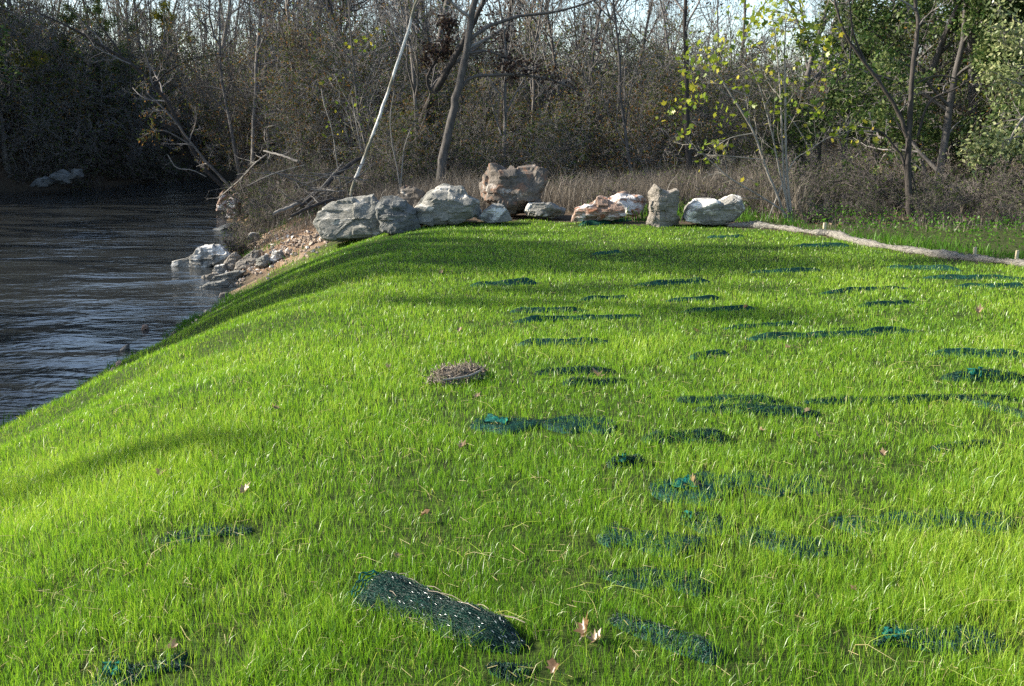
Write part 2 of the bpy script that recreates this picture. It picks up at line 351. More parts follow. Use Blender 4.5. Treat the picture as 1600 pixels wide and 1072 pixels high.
# ------------------------------------------------------------------ netting layout (used by the lawn too)
#  px line left->right, half width m, height m, label
MATS = [
 ('ridge', (958, 968), (1125, 1040), 0.11, 0.05, 'dark green netting hump half buried in grass right of the thickest roll'),
 ('ridge', (1003, 692), (1142, 690), 0.12, 0.075, 'short tented netting fold standing up near the middle of the lawn'),
 ('ridge', (950, 732), (1008, 728), 0.09, 0.05, 'tiny dark netting fold just above the teal crumpled sheet'),
 ('sheet', (1010, 760), (1300, 765), 0.26, 0.05, 'wide crumpled netting sheet with a bright teal fold and a brown leaf on it'),
 ('sheet', (1060, 812), (1150, 822), 0.16, 0.05, 'small netting crease with a pale shiny fold below the teal sheet'),
 ('sheet', (1290, 815), (1585, 818), 0.17, 0.055, 'long low netting sheet crossing the right side of the near lawn'),
 ('sheet', (735, 660), (965, 672), 0.22, 0.045, 'bluish netting sheet with teal spots in the middle of the lawn'),
 ('ridge', (1055, 628), (1228, 634), 0.12, 0.06, 'humped netting ridge, upper one of a close pair'),
 ('ridge', (1085, 642), (1285, 650), 0.10, 0.05, 'thin netting ridge, lower one of a close pair'),
 ('ridge', (1255, 632), (1610, 626), 0.09, 0.035, 'very long thin netting ridge running out at the right edge'),
 ('ridge', (835, 586), (965, 586), 0.09, 0.045, 'netting ridge just above the big tan leaf'),
 ('ridge', (808, 541), (955, 536), 0.10, 0.06, 'netting ridge with a raised knob at its left end'),
 ('ridge', (800, 505), (1005, 496), 0.09, 0.05, 'long netting ridge above the one with the knob'),
 ('ridge', (795, 489), (920, 487), 0.08, 0.045, 'netting ridge topmost of three stacked at mid lawn'),
 ('ridge', (733, 448), (842, 444), 0.12, 0.08, 'dark netting fold at the left edge of the shaded far lawn'),
 ('ridge', (990, 447), (1112, 442), 0.10, 0.07, 'dark netting fold in the shade line of the far lawn'),
 ('ridge', (1165, 532), (1440, 520), 0.12, 0.07, 'longest wavy netting ridge with a pale glint near its right end'),
 ('ridge', (1078, 562), (1142, 556), 0.10, 0.06, 'short netting clump left of the longest wavy ridge'),
 ('ridge', (1448, 556), (1610, 560), 0.12, 0.08, 'netting flap at the right edge, upper of two'),
 ('ridge', (1472, 594), (1610, 598), 0.12, 0.09, 'teal tinted netting flap at the right edge, lower of two'),
 ('ridge', (1062, 489), (1185, 484), 0.08, 0.035, 'faint netting ridge beside a pale leaf at mid lawn'),
 ('ridge', (1172, 427), (1285, 424), 0.10, 0.05, 'thin netting ridge in the far shaded lawn right of centre'),
 ('ridge', (1238, 386), (1335, 386), 0.12, 0.06, 'farthest netting ridge close to the straw roll'),
 ('ridge', (1383, 418), (1505, 424), 0.12, 0.06, 'bluish netting ridge close below the straw roll'),
 ('ridge', (1440, 435), (1610, 437), 0.09, 0.05, 'netting ridge running out right under the straw roll and stakes'),
 ('ridge', (1278, 460), (1425, 452), 0.09, 0.04, 'slightly bowed netting ridge on the right part of the far lawn'),
 ('ridge', (1340, 480), (1430, 474), 0.08, 0.03, 'short faint netting ridge above the longest wavy one'),
 ('sheet', (902, 353), (985, 345), 0.20, 0.10, 'dark netting bunched under the two red and white boulders'),
 ('ridge', (925, 398), (972, 396), 0.12, 0.05, 'small netting hump in the far shaded lawn below the boulders'),
 ('ridge', (880, 604), (985, 600), 0.10, 0.05, 'dark netting ridge lying right beneath the big tan leaf'),
 ('sheet', (150, 1050), (300, 1040), 0.17, 0.02, 'teal blue netting patch showing through grass at lower left corner'),
 ('sheet', (762, 1048), (830, 1060), 0.07, 0.03, 'little netting patch at the bottom edge below the thick roll'),
 ('sheet', (1370, 1020), (1570, 1005), 0.14, 0.022, 'teal netting patch among long dry blades at lower right corner'),
 ('sheet', (245, 840), (400, 836), 0.12, 0.012, 'thin dark patch imitating shading spots under short grass on the left'),  # dark sheet laid in to imitate shading spots in the grass
 ('sheet', (930, 905), (1120, 925), 0.12, 0.03, 'netting patch between the thick roll and the wide crumpled sheet'),
 ('ridge', (1105, 372), (1165, 371), 0.12, 0.05, 'small netting hump in front of the grey boulder by the straw roll'),
 ('ridge', (905, 470), (990, 466), 0.08, 0.025, 'faint netting streak just below the fold in the shade line'),
 ('ridge', (1040, 472), (1130, 468), 0.08, 0.03, 'faint short netting streak above a pale leaf at mid lawn'),
 ('ridge', (1130, 515), (1250, 508), 0.08, 0.03, 'faint netting streak left above the longest wavy ridge'),
 ('ridge', (1480, 622), (1610, 655), 0.08, 0.035, 'slanting netting streak low at the right edge'),
 ('ridge', (1460, 705), (1560, 700), 0.10, 0.03, 'faint netting streak between the grass tufts far right'),
 ('ridge', (1490, 448), (1610, 450), 0.08, 0.04, 'lowest of the netting ridges under the straw roll at the right edge'),
 ('sheet', (930, 848), (1120, 862), 0.14, 0.05, 'bluish netting patch under the small crease in the near lawn'),
 ('sheet', (1150, 845), (1330, 870), 0.13, 0.04, 'netting patch half buried under the long low sheet'),
 ('ridge', (1290, 520), (1340, 517), 0.06, 0.03, 'tiny netting bump just above the longest wavy ridge'),
]
ROLL = ((588, 935), (815, 1020))
rng = np.random.default_rng(7)
mat_lines = []
for mt in MATS:
    a, b = on_ground(*mt[1]), on_ground(*mt[2]); mat_lines.append((a, b, mt[3], mt[0]))
ra, rb = on_ground(*ROLL[0]), on_ground(*ROLL[1])

# ------------------------------------------------------------------ lawn grass
def seg_dist(x, y, a, b):
    dx, dy = b[0]-a[0], b[1]-a[1]; L2 = dx*dx+dy*dy
    t = np.clip(((x-a[0])*dx+(y-a[1])*dy)/L2, 0, 1)
    return np.hypot(x-a[0]-t*dx, y-a[1]-t*dy)

def vnoise(x, y, s, seed):
    r = np.random.default_rng(seed); G = r.random((128, 128))
    u, v = x*s+40, y*s+40; i, j = np.floor(u).astype(int), np.floor(v).astype(int); fu, fv = sstep(u-i), sstep(v-j)
    g = lambda a, b: G[a % 128, b % 128]
    return (g(i, j)*(1-fu)+g(i+1, j)*fu)*(1-fv)+(g(i, j+1)*(1-fu)+g(i+1, j+1)*fu)*fv

def blades(x, y, h, wd, tint, lean, r, dz=0.0):
    n = len(x); z = gz(x, y)-0.005+dz
    fa = r.random(n)*np.pi; la = r.random(n)*2*np.pi
    sx, sy = np.cos(fa)*wd/2, np.sin(fa)*wd/2
    lx, ly = np.cos(la)*lean*h, np.sin(la)*lean*h
    B = np.stack([x, y, z], -1); S = np.stack([sx, sy, np.zeros(n)], -1)
    M = B+np.stack([lx*0.35, ly*0.35, h*0.58], -1); T = B+np.stack([lx, ly, h*np.sqrt(np.clip(1-lean**2*0.5, 0.2, 1))], -1)
    V = np.stack([B-S, B+S, M+S*0.8, M-S*0.8, T], 1).reshape(-1, 3)
    k = np.arange(n)[:, None]*5
    Q = k+np.array([[0, 1, 2, 3]]); Tr = k+np.array([[3, 2, 4]])
    return V, Q, Tr, np.repeat(tint, 5)

def add_blades(mb, *a):
    V, Q, T, t = blades(*a)
    mb.chunks.append((V, Q, t)); mb.chunks.append((np.zeros((0, 3)), T-len(V), np.zeros(0)))

def lawn_points(r, n, y0, y1, dens):
    # rejection sampling of a ground density that falls off with distance
    y = y0+(y1-y0)*r.random(n*1); half = 0.56*y+1.6
    x = (r.random(n)*2-1)*half
    return x, y

def build_lawn():
    mb = MB(); r = np.random.default_rng(3)
    def dens(d): return np.minimum(15500, 15500*(3.2/d)**1.62)
    for y0, y1 in ((1.9, 3), (3, 4), (4, 5.5), (5.5, 7.5), (7.5, 10), (10, 13), (13, 18.2)):
        dm = float(dens(np.array(y0)))*1.0
        area = (y1-y0)*2*(0.56*y1+1.6); n = int(dm*area)
        y = y0+(y1-y0)*r.random(n); x = (r.random(n)*2-1)*(0.56*y1+1.6)
        d = np.hypot(x*0.3, y)
        keep = r.random(n) < dens(d)/dm
        keep &= np.abs(x) < 0.56*y+1.6
        edge = 0.12*wob(x*4, y*4)
        z = gz(x, y)
        keep &= (y < lawn_far(x)-0.05+edge+np.where(x < 3.3, 0.35, 0)) & (z > WATER+0.02+0.26*vnoise(x, y, 1.6, 51)**1.5+0.05*r.random(n))
        x, y, d = x[keep], y[keep], d[keep]; n = len(x)
        cl = vnoise(x, y, 1.1, 1)*0.6+vnoise(x, y, 3.3, 2)*0.4; fine = vnoise(x, y, 9, 4)
        k = np.ones(n)
        for (a, b, hw, ty) in mat_lines:
            dd = seg_dist(x, y, a, b)
            k = np.minimum(k, np.where(dd < hw*(1.0 if ty == 'sheet' else 0.5), 0.42 if ty == 'sheet' else 0.72, 1))
        dd = seg_dist(x, y, ra, rb); k = np.where(dd < 0.06, 0.12, k)
        k *= np.clip(0.45+1.0*cl*1.2*(0.6+0.8*fine), 0.25, 1)
        thin = vnoise(x, y, 2.1, 14)*0.6+vnoise(x, y, 5.5, 15)*0.4; k *= np.interp(thin, [0.22, 0.40], [0.45, 1.0])
        kp = r.random(n) < k
        x, y, d, cl, fine = x[kp], y[kp], d[kp], cl[kp], fine[kp]; n = len(x)
        h = (0.022+0.036*cl+0.016*fine)*(0.55+0.85*r.random(n))
        h *= np.interp(d, [2, 4, 6, 9, 18], [1.35, 1.2, 1.08, 0.85, 0.62])
        h = np.where(r.random(n) < 0.015, h*1.7, h)
        wd = 0.0021*np.maximum(1, d/3.4)**0.8*(0.7+0.6*r.random(n))
        tint = np.clip(0.42+0.34*(cl-0.5)+0.42*(r.random(n)-0.5)+0.25*(vnoise(x, y, 0.35, 9)-0.5)+np.interp(y, [3, 9, 15], [0.06, 0.10, 0.0]), 0, 0.86)
        dry = r.random(n); tint = np.where(dry < 0.028, 0.90+0.1*r.random(n), tint)
        lean = 0.08+0.75*r.random(n)**1.4
        lean = np.where(dry < 0.028, lean+0.35, lean)
        dz = np.zeros(n)
        for i, (a, b, hw, ty) in enumerate(mat_lines):
            dd = seg_dist(x, y, a, b); e = hw*(0.45 if ty == 'ridge' else 0.9)
            hh = (0.030+MATS[i][4]*0.38)*0.75 if ty == 'ridge' else MATS[i][4]*0.5
            dz = np.maximum(dz, hh*np.clip(1.15-dd/e, 0, 1)**0.7)
        add_blades(mb, x, y, h*np.where(dz > 0, 0.9, 1), wd, tint, np.clip(lean, 0, 1), r, dz)
    # straw bits lying between the blades
    n = 2600; y = 2.0+r.random(n)**1.4*9; x = (r.random(n)*2-1)*(0.55*y+0.5); a = r.random(n)*6.28; L = 0.02+0.05*r.random(n)
    for i in range(n):
        z = gz1(x[i], y[i])
        if z < WATER+0.15: continue
        e = np.array([math.cos(a[i])*L[i], math.sin(a[i])*L[i], r.normal(0, .008)]); p = np.array([x[i], y[i], z+0.012+0.03*r.random()])
        mb.tube([p-e/2, p+e/2], [0.0013, 0.001], 3, 0.93+0.07*r.random())
    # long arching dry blades
    n = 300; y = 2.2+r.random(n)**1.5*6; x = (r.random(n)*2-1)*(0.55*y+0.5)
    ok = gz(x, y) > WATER+0.2; x, y = x[ok], y[ok]
    for i in range(len(x)):
        L = 0.08+0.13*r.random(); a = r.random()*6.28; p = np.array([x[i], y[i], gz1(x[i], y[i])]); pts = []
        for t in (0, .3, .6, 1): pts.append(p+np.array([math.cos(a)*L*t*t, math.sin(a)*L*t*t, L*(t*0.95-0.55*t*t)]))
        mb.tube(pts, [0.0014, 0.0013, 0.001, 0.0004], 3, 0.82+0.18*r.random())
    o = mb.build('grass', GRASS); tag(o, kind='stuff')
build_lawn()

# ------------------------------------------------------------------ netting
def net_mat(name, teal=0.0):
    m, n, l = mat_new(name)
    tc = n.new('ShaderNodeTexCoord'); V = tc.outputs['Object']
    def strands(sx, sy, rot):
        mp = n.new('ShaderNodeMapping'); mp.inputs['Scale'].default_value = (sx, sy, 60); mp.inputs['Rotation'].default_value = (0, 0, rot); l.new(V, mp.inputs[0])
        return noise_tex(n, l, mp.outputs[0], 1.0, 3, 0.6)
    a = strands(14, 150, 0.1); b_ = strands(120, 16, 0.3); c0 = noise_tex(n, l, V, 9, 4, 0.6)
    mx = n.new('ShaderNodeMath'); mx.operation = 'MAXIMUM'; l.new(a, mx.inputs[0]); l.new(b_, mx.inputs[1])
    dark, mid, hi = ((0.005, 0.022, 0.016), (0.014, 0.062, 0.044), (0.04, 0.15, 0.105)) if not teal else ((0.006, 0.05, 0.04), (0.010, 0.12, 0.09), (0.02, 0.22, 0.165))
    c = ramp(n, l, mx.outputs[0], [(0.42, dark), (0.6, mid), (0.72, hi)])
    c = mixc(n, l, ramp(n, l, c0, [(0.45, (0, 0, 0)), (0.65, (0.7, 0.7, 0.7))]), c, (0.009, 0.034, 0.024) if not teal else (0.008, 0.05, 0.045))
    p = n.new('ShaderNodeBsdfPrincipled'); p.inputs['Roughness'].default_value = 0.5; p.inputs['Specular IOR Level'].default_value = 0.07
    l.new(c, p.inputs['Base Color'])
    b = n.new('ShaderNodeBump'); b.inputs['Strength'].default_value = 1.0; b.inputs['Distance'].default_value = 0.012
    l.new(mx.outputs[0], b.inputs['Height']); l.new(b.outputs[0], p.inputs['Normal'])
    o = n.new('ShaderNodeOutputMaterial'); l.new(p.outputs[0], o.inputs[0])
    return m
NET = net_mat('green_netting'); NET_TEAL = net_mat('teal_netting', 1)
NETC = foliage_mat('net_strands', [(0.0, (0.004, 0.02, 0.014)), (0.6, (0.008, 0.040, 0.028)), (1.0, (0.045, 0.12, 0.09))], 0.1, 0.0, 0.035)

GLINT = foliage_mat('glint_threads', [(0.0, (0.10, 0.17, 0.16)), (1.0, (0.45, 0.52, 0.52))], 0.0, 0.0, 0.5)  # pale thread colour paints the white highlights on the netting roll

def mat_surface(a, b, hw, h, ty, seed, nu=46, nv=18):
    r = np.random.default_rng(seed)
    d = (b-a)[:2]; L = np.hypot(*d); d /= L; nrm = np.array([-d[1], d[0]])
    if nrm[1] > 0: nrm = -nrm                     # nrm points towards the viewer's side (front)
    u = np.linspace(0, 1, nu); v = np.linspace(-1, 1, nv)
    U, Vv = np.meshgrid(u, v, indexing='ij')
    ends = np.clip(np.minimum(U, 1-U)*6, 0, 1)**0.6
    ph = r.random(8)*6.28
    und = 0.86+0.16*np.sin(U*L*5.5+ph[0])+0.10*np.sin(U*L*13+ph[1]) + 0.06*np.sin(U*L*27+ph[5])
    if ty == 'ridge':
        off = 0.25*hw*np.sin(U*L*3+ph[2])+0.12*hw*np.sin(U*L*9+ph[3])
        prof = np.where(Vv > 0.15, np.clip((1-Vv)/0.85, 0, 1)**0.6, np.clip((1+Vv)/1.15, 0, 1)**1.5)
        H = h*np.clip(und, 0.15, 1.3)*ends*prof
        lat = -Vv*hw*0.9+off
    else:
        e2 = np.clip((1-np.abs(Vv))*3, 0, 1)**0.7
        x0, y0 = U*L, Vv*hw
        cr = np.abs(np.sin(x0*9+y0*14+ph[2]+1.3*np.sin(x0*4+ph[4])))*0.4+np.abs(np.sin(y0*22-x0*5+ph[3]))*0.4+0.35*np.sin(x0*3.1+ph[0])
        H = h*np.clip(0.35+cr, 0.1, 1.4)*np.clip(ends*1.2, 0, 1)*e2; edge = np.where(Vv > 0, 0.62+0.28*np.sin(U*L*9+ph[5])+0.2*np.sin(U*L*23+ph[6]), 0.62+0.28*np.sin(U*L*11+ph[7])+0.2*np.sin(U*L*27+ph[1])); lat = Vv*hw*edge*np.clip(ends+0.15, 0, 1)+0.25*hw*np.sin(U*L*4+ph[2])
    lat = -lat
    # lat >0 => behind (away from viewer) uses -nrm
    X = a[0]+d[0]*U*L-nrm[0]*lat; Y = a[1]+d[1]*U*L-nrm[1]*lat
    Z = gz(X, Y)-0.012+H+0.012
    Z = np.where(H < 0.004, gz(X, Y)-0.02, Z)
    return np.stack([X, Y, Z], -1)

for i, ((a, b, hw, ty), mt) in enumerate(zip(mat_lines, MATS)):
    S = mat_surface(a, b, hw*(0.45 if ty == 'ridge' else 0.9), (0.030+mt[4]*0.38) if ty == 'ridge' else mt[4]*0.5, ty, 100+i)
    c = (a+b)/2; t = thing('erosion_netting', mt[5], 'netting', (c[0], c[1], gz1(c[0], c[1])), 'green erosion netting poking out of the lawn')
    mb = MB(); mb.grid(S); mb.build('mesh_sheet', NET, t)
    near = np.hypot(*c[:2]) < 6.5
    if near or 'teal' in mt[5]:
        mb = MB(); r = np.random.default_rng(900+i); S2 = S+np.array([0, 0, 0.006])
        for k in range(0, S2.shape[1]):
            p = S2[:, k]+r.normal(0, 0.0045, (S2.shape[0], 3)); mb.tube(p, np.full(len(p), 0.0009), 3, r.random()**2.5)
        for k in range(1, S2.shape[0]-1, 1):
            p = S2[k]+r.normal(0, 0.0045, (S2.shape[1], 3)); mb.tube(p, np.full(len(p), 0.0009), 3, r.random()**2)
        mb.build('net_strands', NETC, t)
    if 'teal' in mt[5]:
        r = np.random.default_rng(50+i); u0 = int(S.shape[0]*(0.12 if ty == 'sheet' else 0.3)); n_ = 8
        q = S[u0:u0+n_, 5:12]+np.array([0, 0, 0.012])+r.normal(0, 0.007, (n_, 7, 3))
        mb = MB(); mb.grid(q); o = mb.build('folded_net', NET_TEAL, t); o['label'] = 'bright teal fold of netting'

def build_roll():
    a, b = ra, rb; d = (b-a); d[2] = 0; L = np.hypot(d[0], d[1]); d = d/L; n_ = np.array([-d[1], d[0], 0])
    t = thing('erosion_netting', 'thick rolled up dark green netting bulging from the near grass, the largest one', 'netting', tuple((a+b)/2), 'green erosion netting poking out of the lawn')
    nu, nv = 70, 46
    U, A = np.meshgrid(np.linspace(0, 1, nu), np.linspace(-0.25, math.pi+0.25, nv), indexing='ij')
    ph = np.sin(U*9+1)*0.07+np.sin(U*23)*0.035
    R_ = (0.040*(1-U)**0.35+0.040)*(1+ph)*np.clip(U*14+0.55, 0, 1)**0.4*np.clip((1-U)*5, 0.25, 1)**0.5
    R_ = R_*(1+0.05*np.sin(A*5+U*11)+0.03*np.sin(A*11-U*17))
    X = a[0]+d[0]*U*L+n_[0]*np.cos(A)*R_*1.25; Y = a[1]+d[1]*U*L+n_[1]*np.cos(A)*R_*1.25
    Z = gz(X, Y)-0.01+np.sin(A)*R_*1.05
    S = np.stack([X, Y, Z], -1)
    mb = MB(); mb.grid(S); c = S[0].mean(0)
    mb.grid(np.stack([S[0], np.repeat((c-0.0*d)[None], nv, 0)])); mb.build('mesh_sheet', NET, t)
    r = np.random.default_rng(77); mb = MB(); C = S.mean(1, keepdims=True)
    nrm = S-C; nrm /= np.linalg.norm(nrm, axis=2, keepdims=True)
    for layer in range(3):
        off = 0.004+0.004*layer
        for k in range(nv):
            p = S[:, k]+nrm[:, k]*off+r.normal(0, 0.0022, (nu, 3)); mb.tube(p, np.full(nu, 0.0008), 3, r.random()**1.6)
        for k in range(layer, nu, 3):
            p = S[k]+nrm[k]*off+r.normal(0, 0.003, (nv, 3)); mb.tube(p, np.full(nv, 0.0009), 3, r.random()**1.6)
    mb.build('net_strands', NETC, t)
    mb = MB()
    for k in range(130):
        i, j = r.integers(0, nu-2), r.integers(3, nv-3); p = S[i, j]+nrm[i, j]*0.013; q = S[i+1, j]*0.7+S[i+1, j+1]*0.3+nrm[i, j]*0.013
        mb.tube([p, q], [0.0009, 0.0007], 3, r.random())
    mb.build('glint_threads', GLINT, t)
    # open end rim
    mb = MB()
    for k in range(4):
        p = S[0]+nrm[0]*(0.004+0.005*k)-d*(0.01+0.012*k)+r.normal(0, 0.003, (nv, 3)); mb.tube(p, np.full(nv, 0.003), 4)
    o = mb.build('rim', NET_TEAL, t); o['label'] = 'teal edge at the open end of the roll'
    # straw strands caught on top
    mb = MB()
    for k in range(14):
        i, j = r.integers(4, nu-8), r.integers(8, nv-6); p = S[i, j]+nrm[i, j]*0.016
        q = p+d*r.uniform(0.03, 0.09)+r.normal(0, 0.012, 3)*np.array([1, 1, 0.3]); mb.tube([p, (p+q)/2+np.array([0, 0, 0.006]), q], [0.0013, 0.0014, 0.0008], 3, 0.7+0.3*r.random())
    mb.build('caught_straw', STRAW, t)
build_roll()

# ------------------------------------------------------------------ rocks
def rock(name, label, cat, outline, Y, thick, mat, seed, group=None, rough=0.06, facets=16, lean=0.0, sink=0.0):
    r = np.random.default_rng(seed)
    if group == BG: Y = BASEY[seed]
    pts = np.array([P(px, py, Y) for px, py in outline])
    ax, az = (pts[:, 0].min()+pts[:, 0].max())/2, pts[:, 2].min(); f_ = (Y+0.8*thick)/Y
    pts[:, 0] = ax*f_+(pts[:, 0]-ax)*1.06*f_; pts[:, 2] = az+(pts[:, 2]-az)*1.03*f_
    cx, cz = (pts[:, 0].min()+pts[:, 0].max())/2, (pts[:, 2].min()+pts[:, 2].max())/2
    W, Hh = np.ptp(pts[:, 0])/2, np.ptp(pts[:, 2])/2
    o2 = pts[:, [0, 2]]-[cx, cz]
    if abs(len(o2)) and np.cross(np.append(o2[0], 0), np.append(o2[1], 0))[2] < 0: o2 = o2[::-1]
    closed = np.vstack([o2, o2[:1]]); seg = np.linalg.norm(np.diff(closed, axis=0), axis=1); s = np.concatenate([[0], np.cumsum(seg)])
    M, K = 96, 40
    q = np.linspace(0, s[-1], M, endpoint=False); O = np.stack([np.interp(q, s, closed[:, 0]), np.interp(q, s, closed[:, 1])], -1)
    nb = 5.0 if seed in (11, 14, 16, 20, 21) else 3.2
    th = np.linspace(-math.pi/2, math.pi/2, 2001); tt_ = np.sign(np.sin(th))*np.abs(np.sin(th))**(2/nb); ss_ = np.clip(np.cos(th), 0, 1)**(2/nb)
    al = np.concatenate([[0], np.cumsum(np.hypot(np.diff(tt_)*thick, np.diff(ss_)*min(W, Hh)))])
    qa = np.linspace(0, al[-1], K+1)[1:-1]; t = np.interp(qa, al, tt_); sc_ = np.interp(qa, al, ss_)
    V = [[0, -thick, 0]]
    for k, tt in enumerate(t):
        sh = np.array([lean*tt*thick, 0.0])
        V += [[O[m][0]*sc_[k]+sh[0], tt*thick, O[m][1]*sc_[k]-0.10*Hh*(tt if tt > 0 else -tt*0.3)] for m in range(M)]
    V.append([0, thick, 0]); V = np.array(V)
    nrmv = V/np.array([W, thick, Hh])
    for f in range(facets):
        n_ = r.normal(0, 1, 3); n_[1] = n_[1]*1.3-0.5; n_[2] = n_[2]*0.8+0.25; n_ /= np.linalg.norm(n_)
        dmax = (nrmv@n_).max(); dd = dmax*(0.66+0.26*r.random()); e = nrmv@n_-dd
        nrmv = nrmv-np.where(e > 0, e*0.85, 0)[:, None]*n_
    V = nrmv*np.array([W, thick, Hh])
    sz = (W*Hh*thick)**(1/3); off = r.random(3)*50
    out = np.empty_like(V)
    for i, v in enumerate(V):
        dn = Vector((v[0]/W/W, v[1]/thick/thick, v[2]/Hh/Hh)).normalized()
        p = Vector(v/sz)+Vector(off)
        q = p.copy(); q.z *= 2.2
        k = mn.fractal(p*1.3, 1.0, 2.0, 3)*0.8-abs(mn.noise(q*1.6))*1.1+(mn.cell(q*1.7)-0.5)*1.0+mn.noise(q*5)*0.2+mn.noise(p*13)*0.05
        out[i] = v+np.array(dn)*k*rough*sz*1.4
    V = out+np.array([cx, Y+thick*0.8, cz-sink])
    F4 = []; F3 = []
    for k in range(len(t)-1):
        for m in range(M):
            a = 1+k*M+m; b = 1+k*M+(m+1) % M; F4.append([a, b, b+M, a+M])
    last = len(V)-1
    for m in range(M):
        F3.append([0, 1+(m+1) % M, 1+m]); F3.append([last, 1+(len(t)-1)*M+m, 1+(len(t)-1)*M+(m+1) % M])
    mb = MB(); mb.chunks.append((V, np.array(F4), np.full(len(V), 0.5))); mb.chunks.append((np.zeros((0, 3)), np.array(F3)-len(V), np.zeros(0)))
    o = mb.build(name, mat, origin=(cx, Y+thick*0.8, cz), smooth=False)
    # outward normals
    import bmesh
    bm = bmesh.new(); bm.from_mesh(o.data); bmesh.ops.recalc_face_normals(bm, faces=bm.faces); bm.to_mesh(o.data); bm.free()
    return tag(o, label, cat, group)

BG = 'boulders along the top edge of the lawn'
def gy(px, py): return on_ground(px, py)[1]
Y0 = 15.0
BASEY = {11: gy(550, 379)-0.1, 12: gy(630, 366)+0.1, 13: gy(650, 362)+0.9, 14: gy(700, 357)+0.35, 15: gy(770, 352)+0.1, 16: gy(800, 352)+0.9, 17: gy(850, 347)+0.1, 18: gy(930, 352), 19: gy(990, 350)+0.45, 20: gy(1035, 356), 21: gy(1110, 356)}
rock('boulder', 'big grey boulder with a pale flat top, first at the stream end of the row', 'boulder', [(494, 352), (500, 336), (522, 320), (556, 312), (583, 306), (590, 320), (606, 330), (622, 358), (612, 374), (560, 378), (525, 380), (508, 376)], Y0, 0.42, ROCK_GREY, 11, BG, 0.038, 6)
rock('boulder', 'dark slate boulder tucked between the pale topped one and the mossy one', 'boulder', [(590, 362), (588, 330), (600, 312), (624, 310), (650, 330), (660, 366), (620, 374)], Y0+0.55, 0.36, ROCK_DARK, 12, BG, 0.06)
rock('boulder', 'brown mossy boulder behind the dark slate one', 'boulder', [(618, 345), (614, 310), (622, 294), (650, 290), (680, 298), (690, 318), (680, 355)], Y0+1.15, 0.38, ROCK_BROWN, 13, BG, 0.07)
rock('boulder', 'wide grey boulder with a white crusted tip, left of the largest one', 'boulder', [(645, 358), (650, 330), (668, 306), (692, 293), (722, 294), (732, 312), (752, 320), (752, 342), (700, 356)], Y0+0.8, 0.42, ROCK_GREY, 14, BG, 0.045, 6)
rock('boulder', 'small pale wedge shaped rock at the foot of the largest boulder', 'boulder', [(745, 345), (756, 330), (776, 315), (790, 322), (800, 346), (770, 352)], Y0+0.7, 0.2, ROCK_WHITE, 15, BG, 0.05)
rock('boulder', 'largest brown boulder with a hollowed shaded face and humped top', 'boulder', [(750, 312), (748, 292), (760, 276), (764, 258), (775, 256), (796, 266), (815, 264), (836, 262), (852, 270), (854, 284), (846, 306), (842, 336), (800, 342), (775, 330)], Y0+1.6, 0.52, ROCK_BROWN, 16, BG, 0.06, 9)
rock('boulder', 'low flat white boulder right of the largest one', 'boulder', [(820, 332), (828, 319), (862, 317), (884, 328), (888, 338), (855, 345), (826, 342)], Y0+1.0, 0.26, ROCK_WHITE, 17, BG, 0.05)
rock('boulder', 'rusty and white slanting boulder resting on dark netting', 'boulder', [(894, 348), (900, 328), (926, 318), (938, 308), (956, 314), (974, 326), (978, 340), (940, 350)], Y0+0.7, 0.28, ROCK_RED, 18, BG, 0.06)
rock('boulder', 'rust streaked white slab leaning behind the slanting one, beside the upright stone', 'boulder', [(946, 316), (950, 302), (966, 300), (1000, 308), (1016, 318), (1016, 334), (990, 340), (964, 332)], Y0+1.0, 0.3, ROCK_RED, 19, BG, 0.06)
rock('boulder', 'tall upright tan stone with a notched top', 'boulder', [(1008, 354), (1016, 330), (1012, 303), (1022, 291), (1034, 300), (1042, 303), (1056, 297), (1060, 314), (1056, 334), (1064, 354), (1035, 358)], Y0+0.35, 0.28, ROCK_TAN, 20, BG, 0.05)
rock('boulder', 'grey boulder with bright white ridge, last before the straw roll', 'boulder', [(1070, 346), (1074, 326), (1088, 314), (1114, 313), (1124, 318), (1140, 309), (1154, 311), (1158, 330), (1156, 352), (1110, 354), (1080, 350)], Y0+0.3, 0.34, ROCK_WHITE, 21, BG, 0.038, 7)

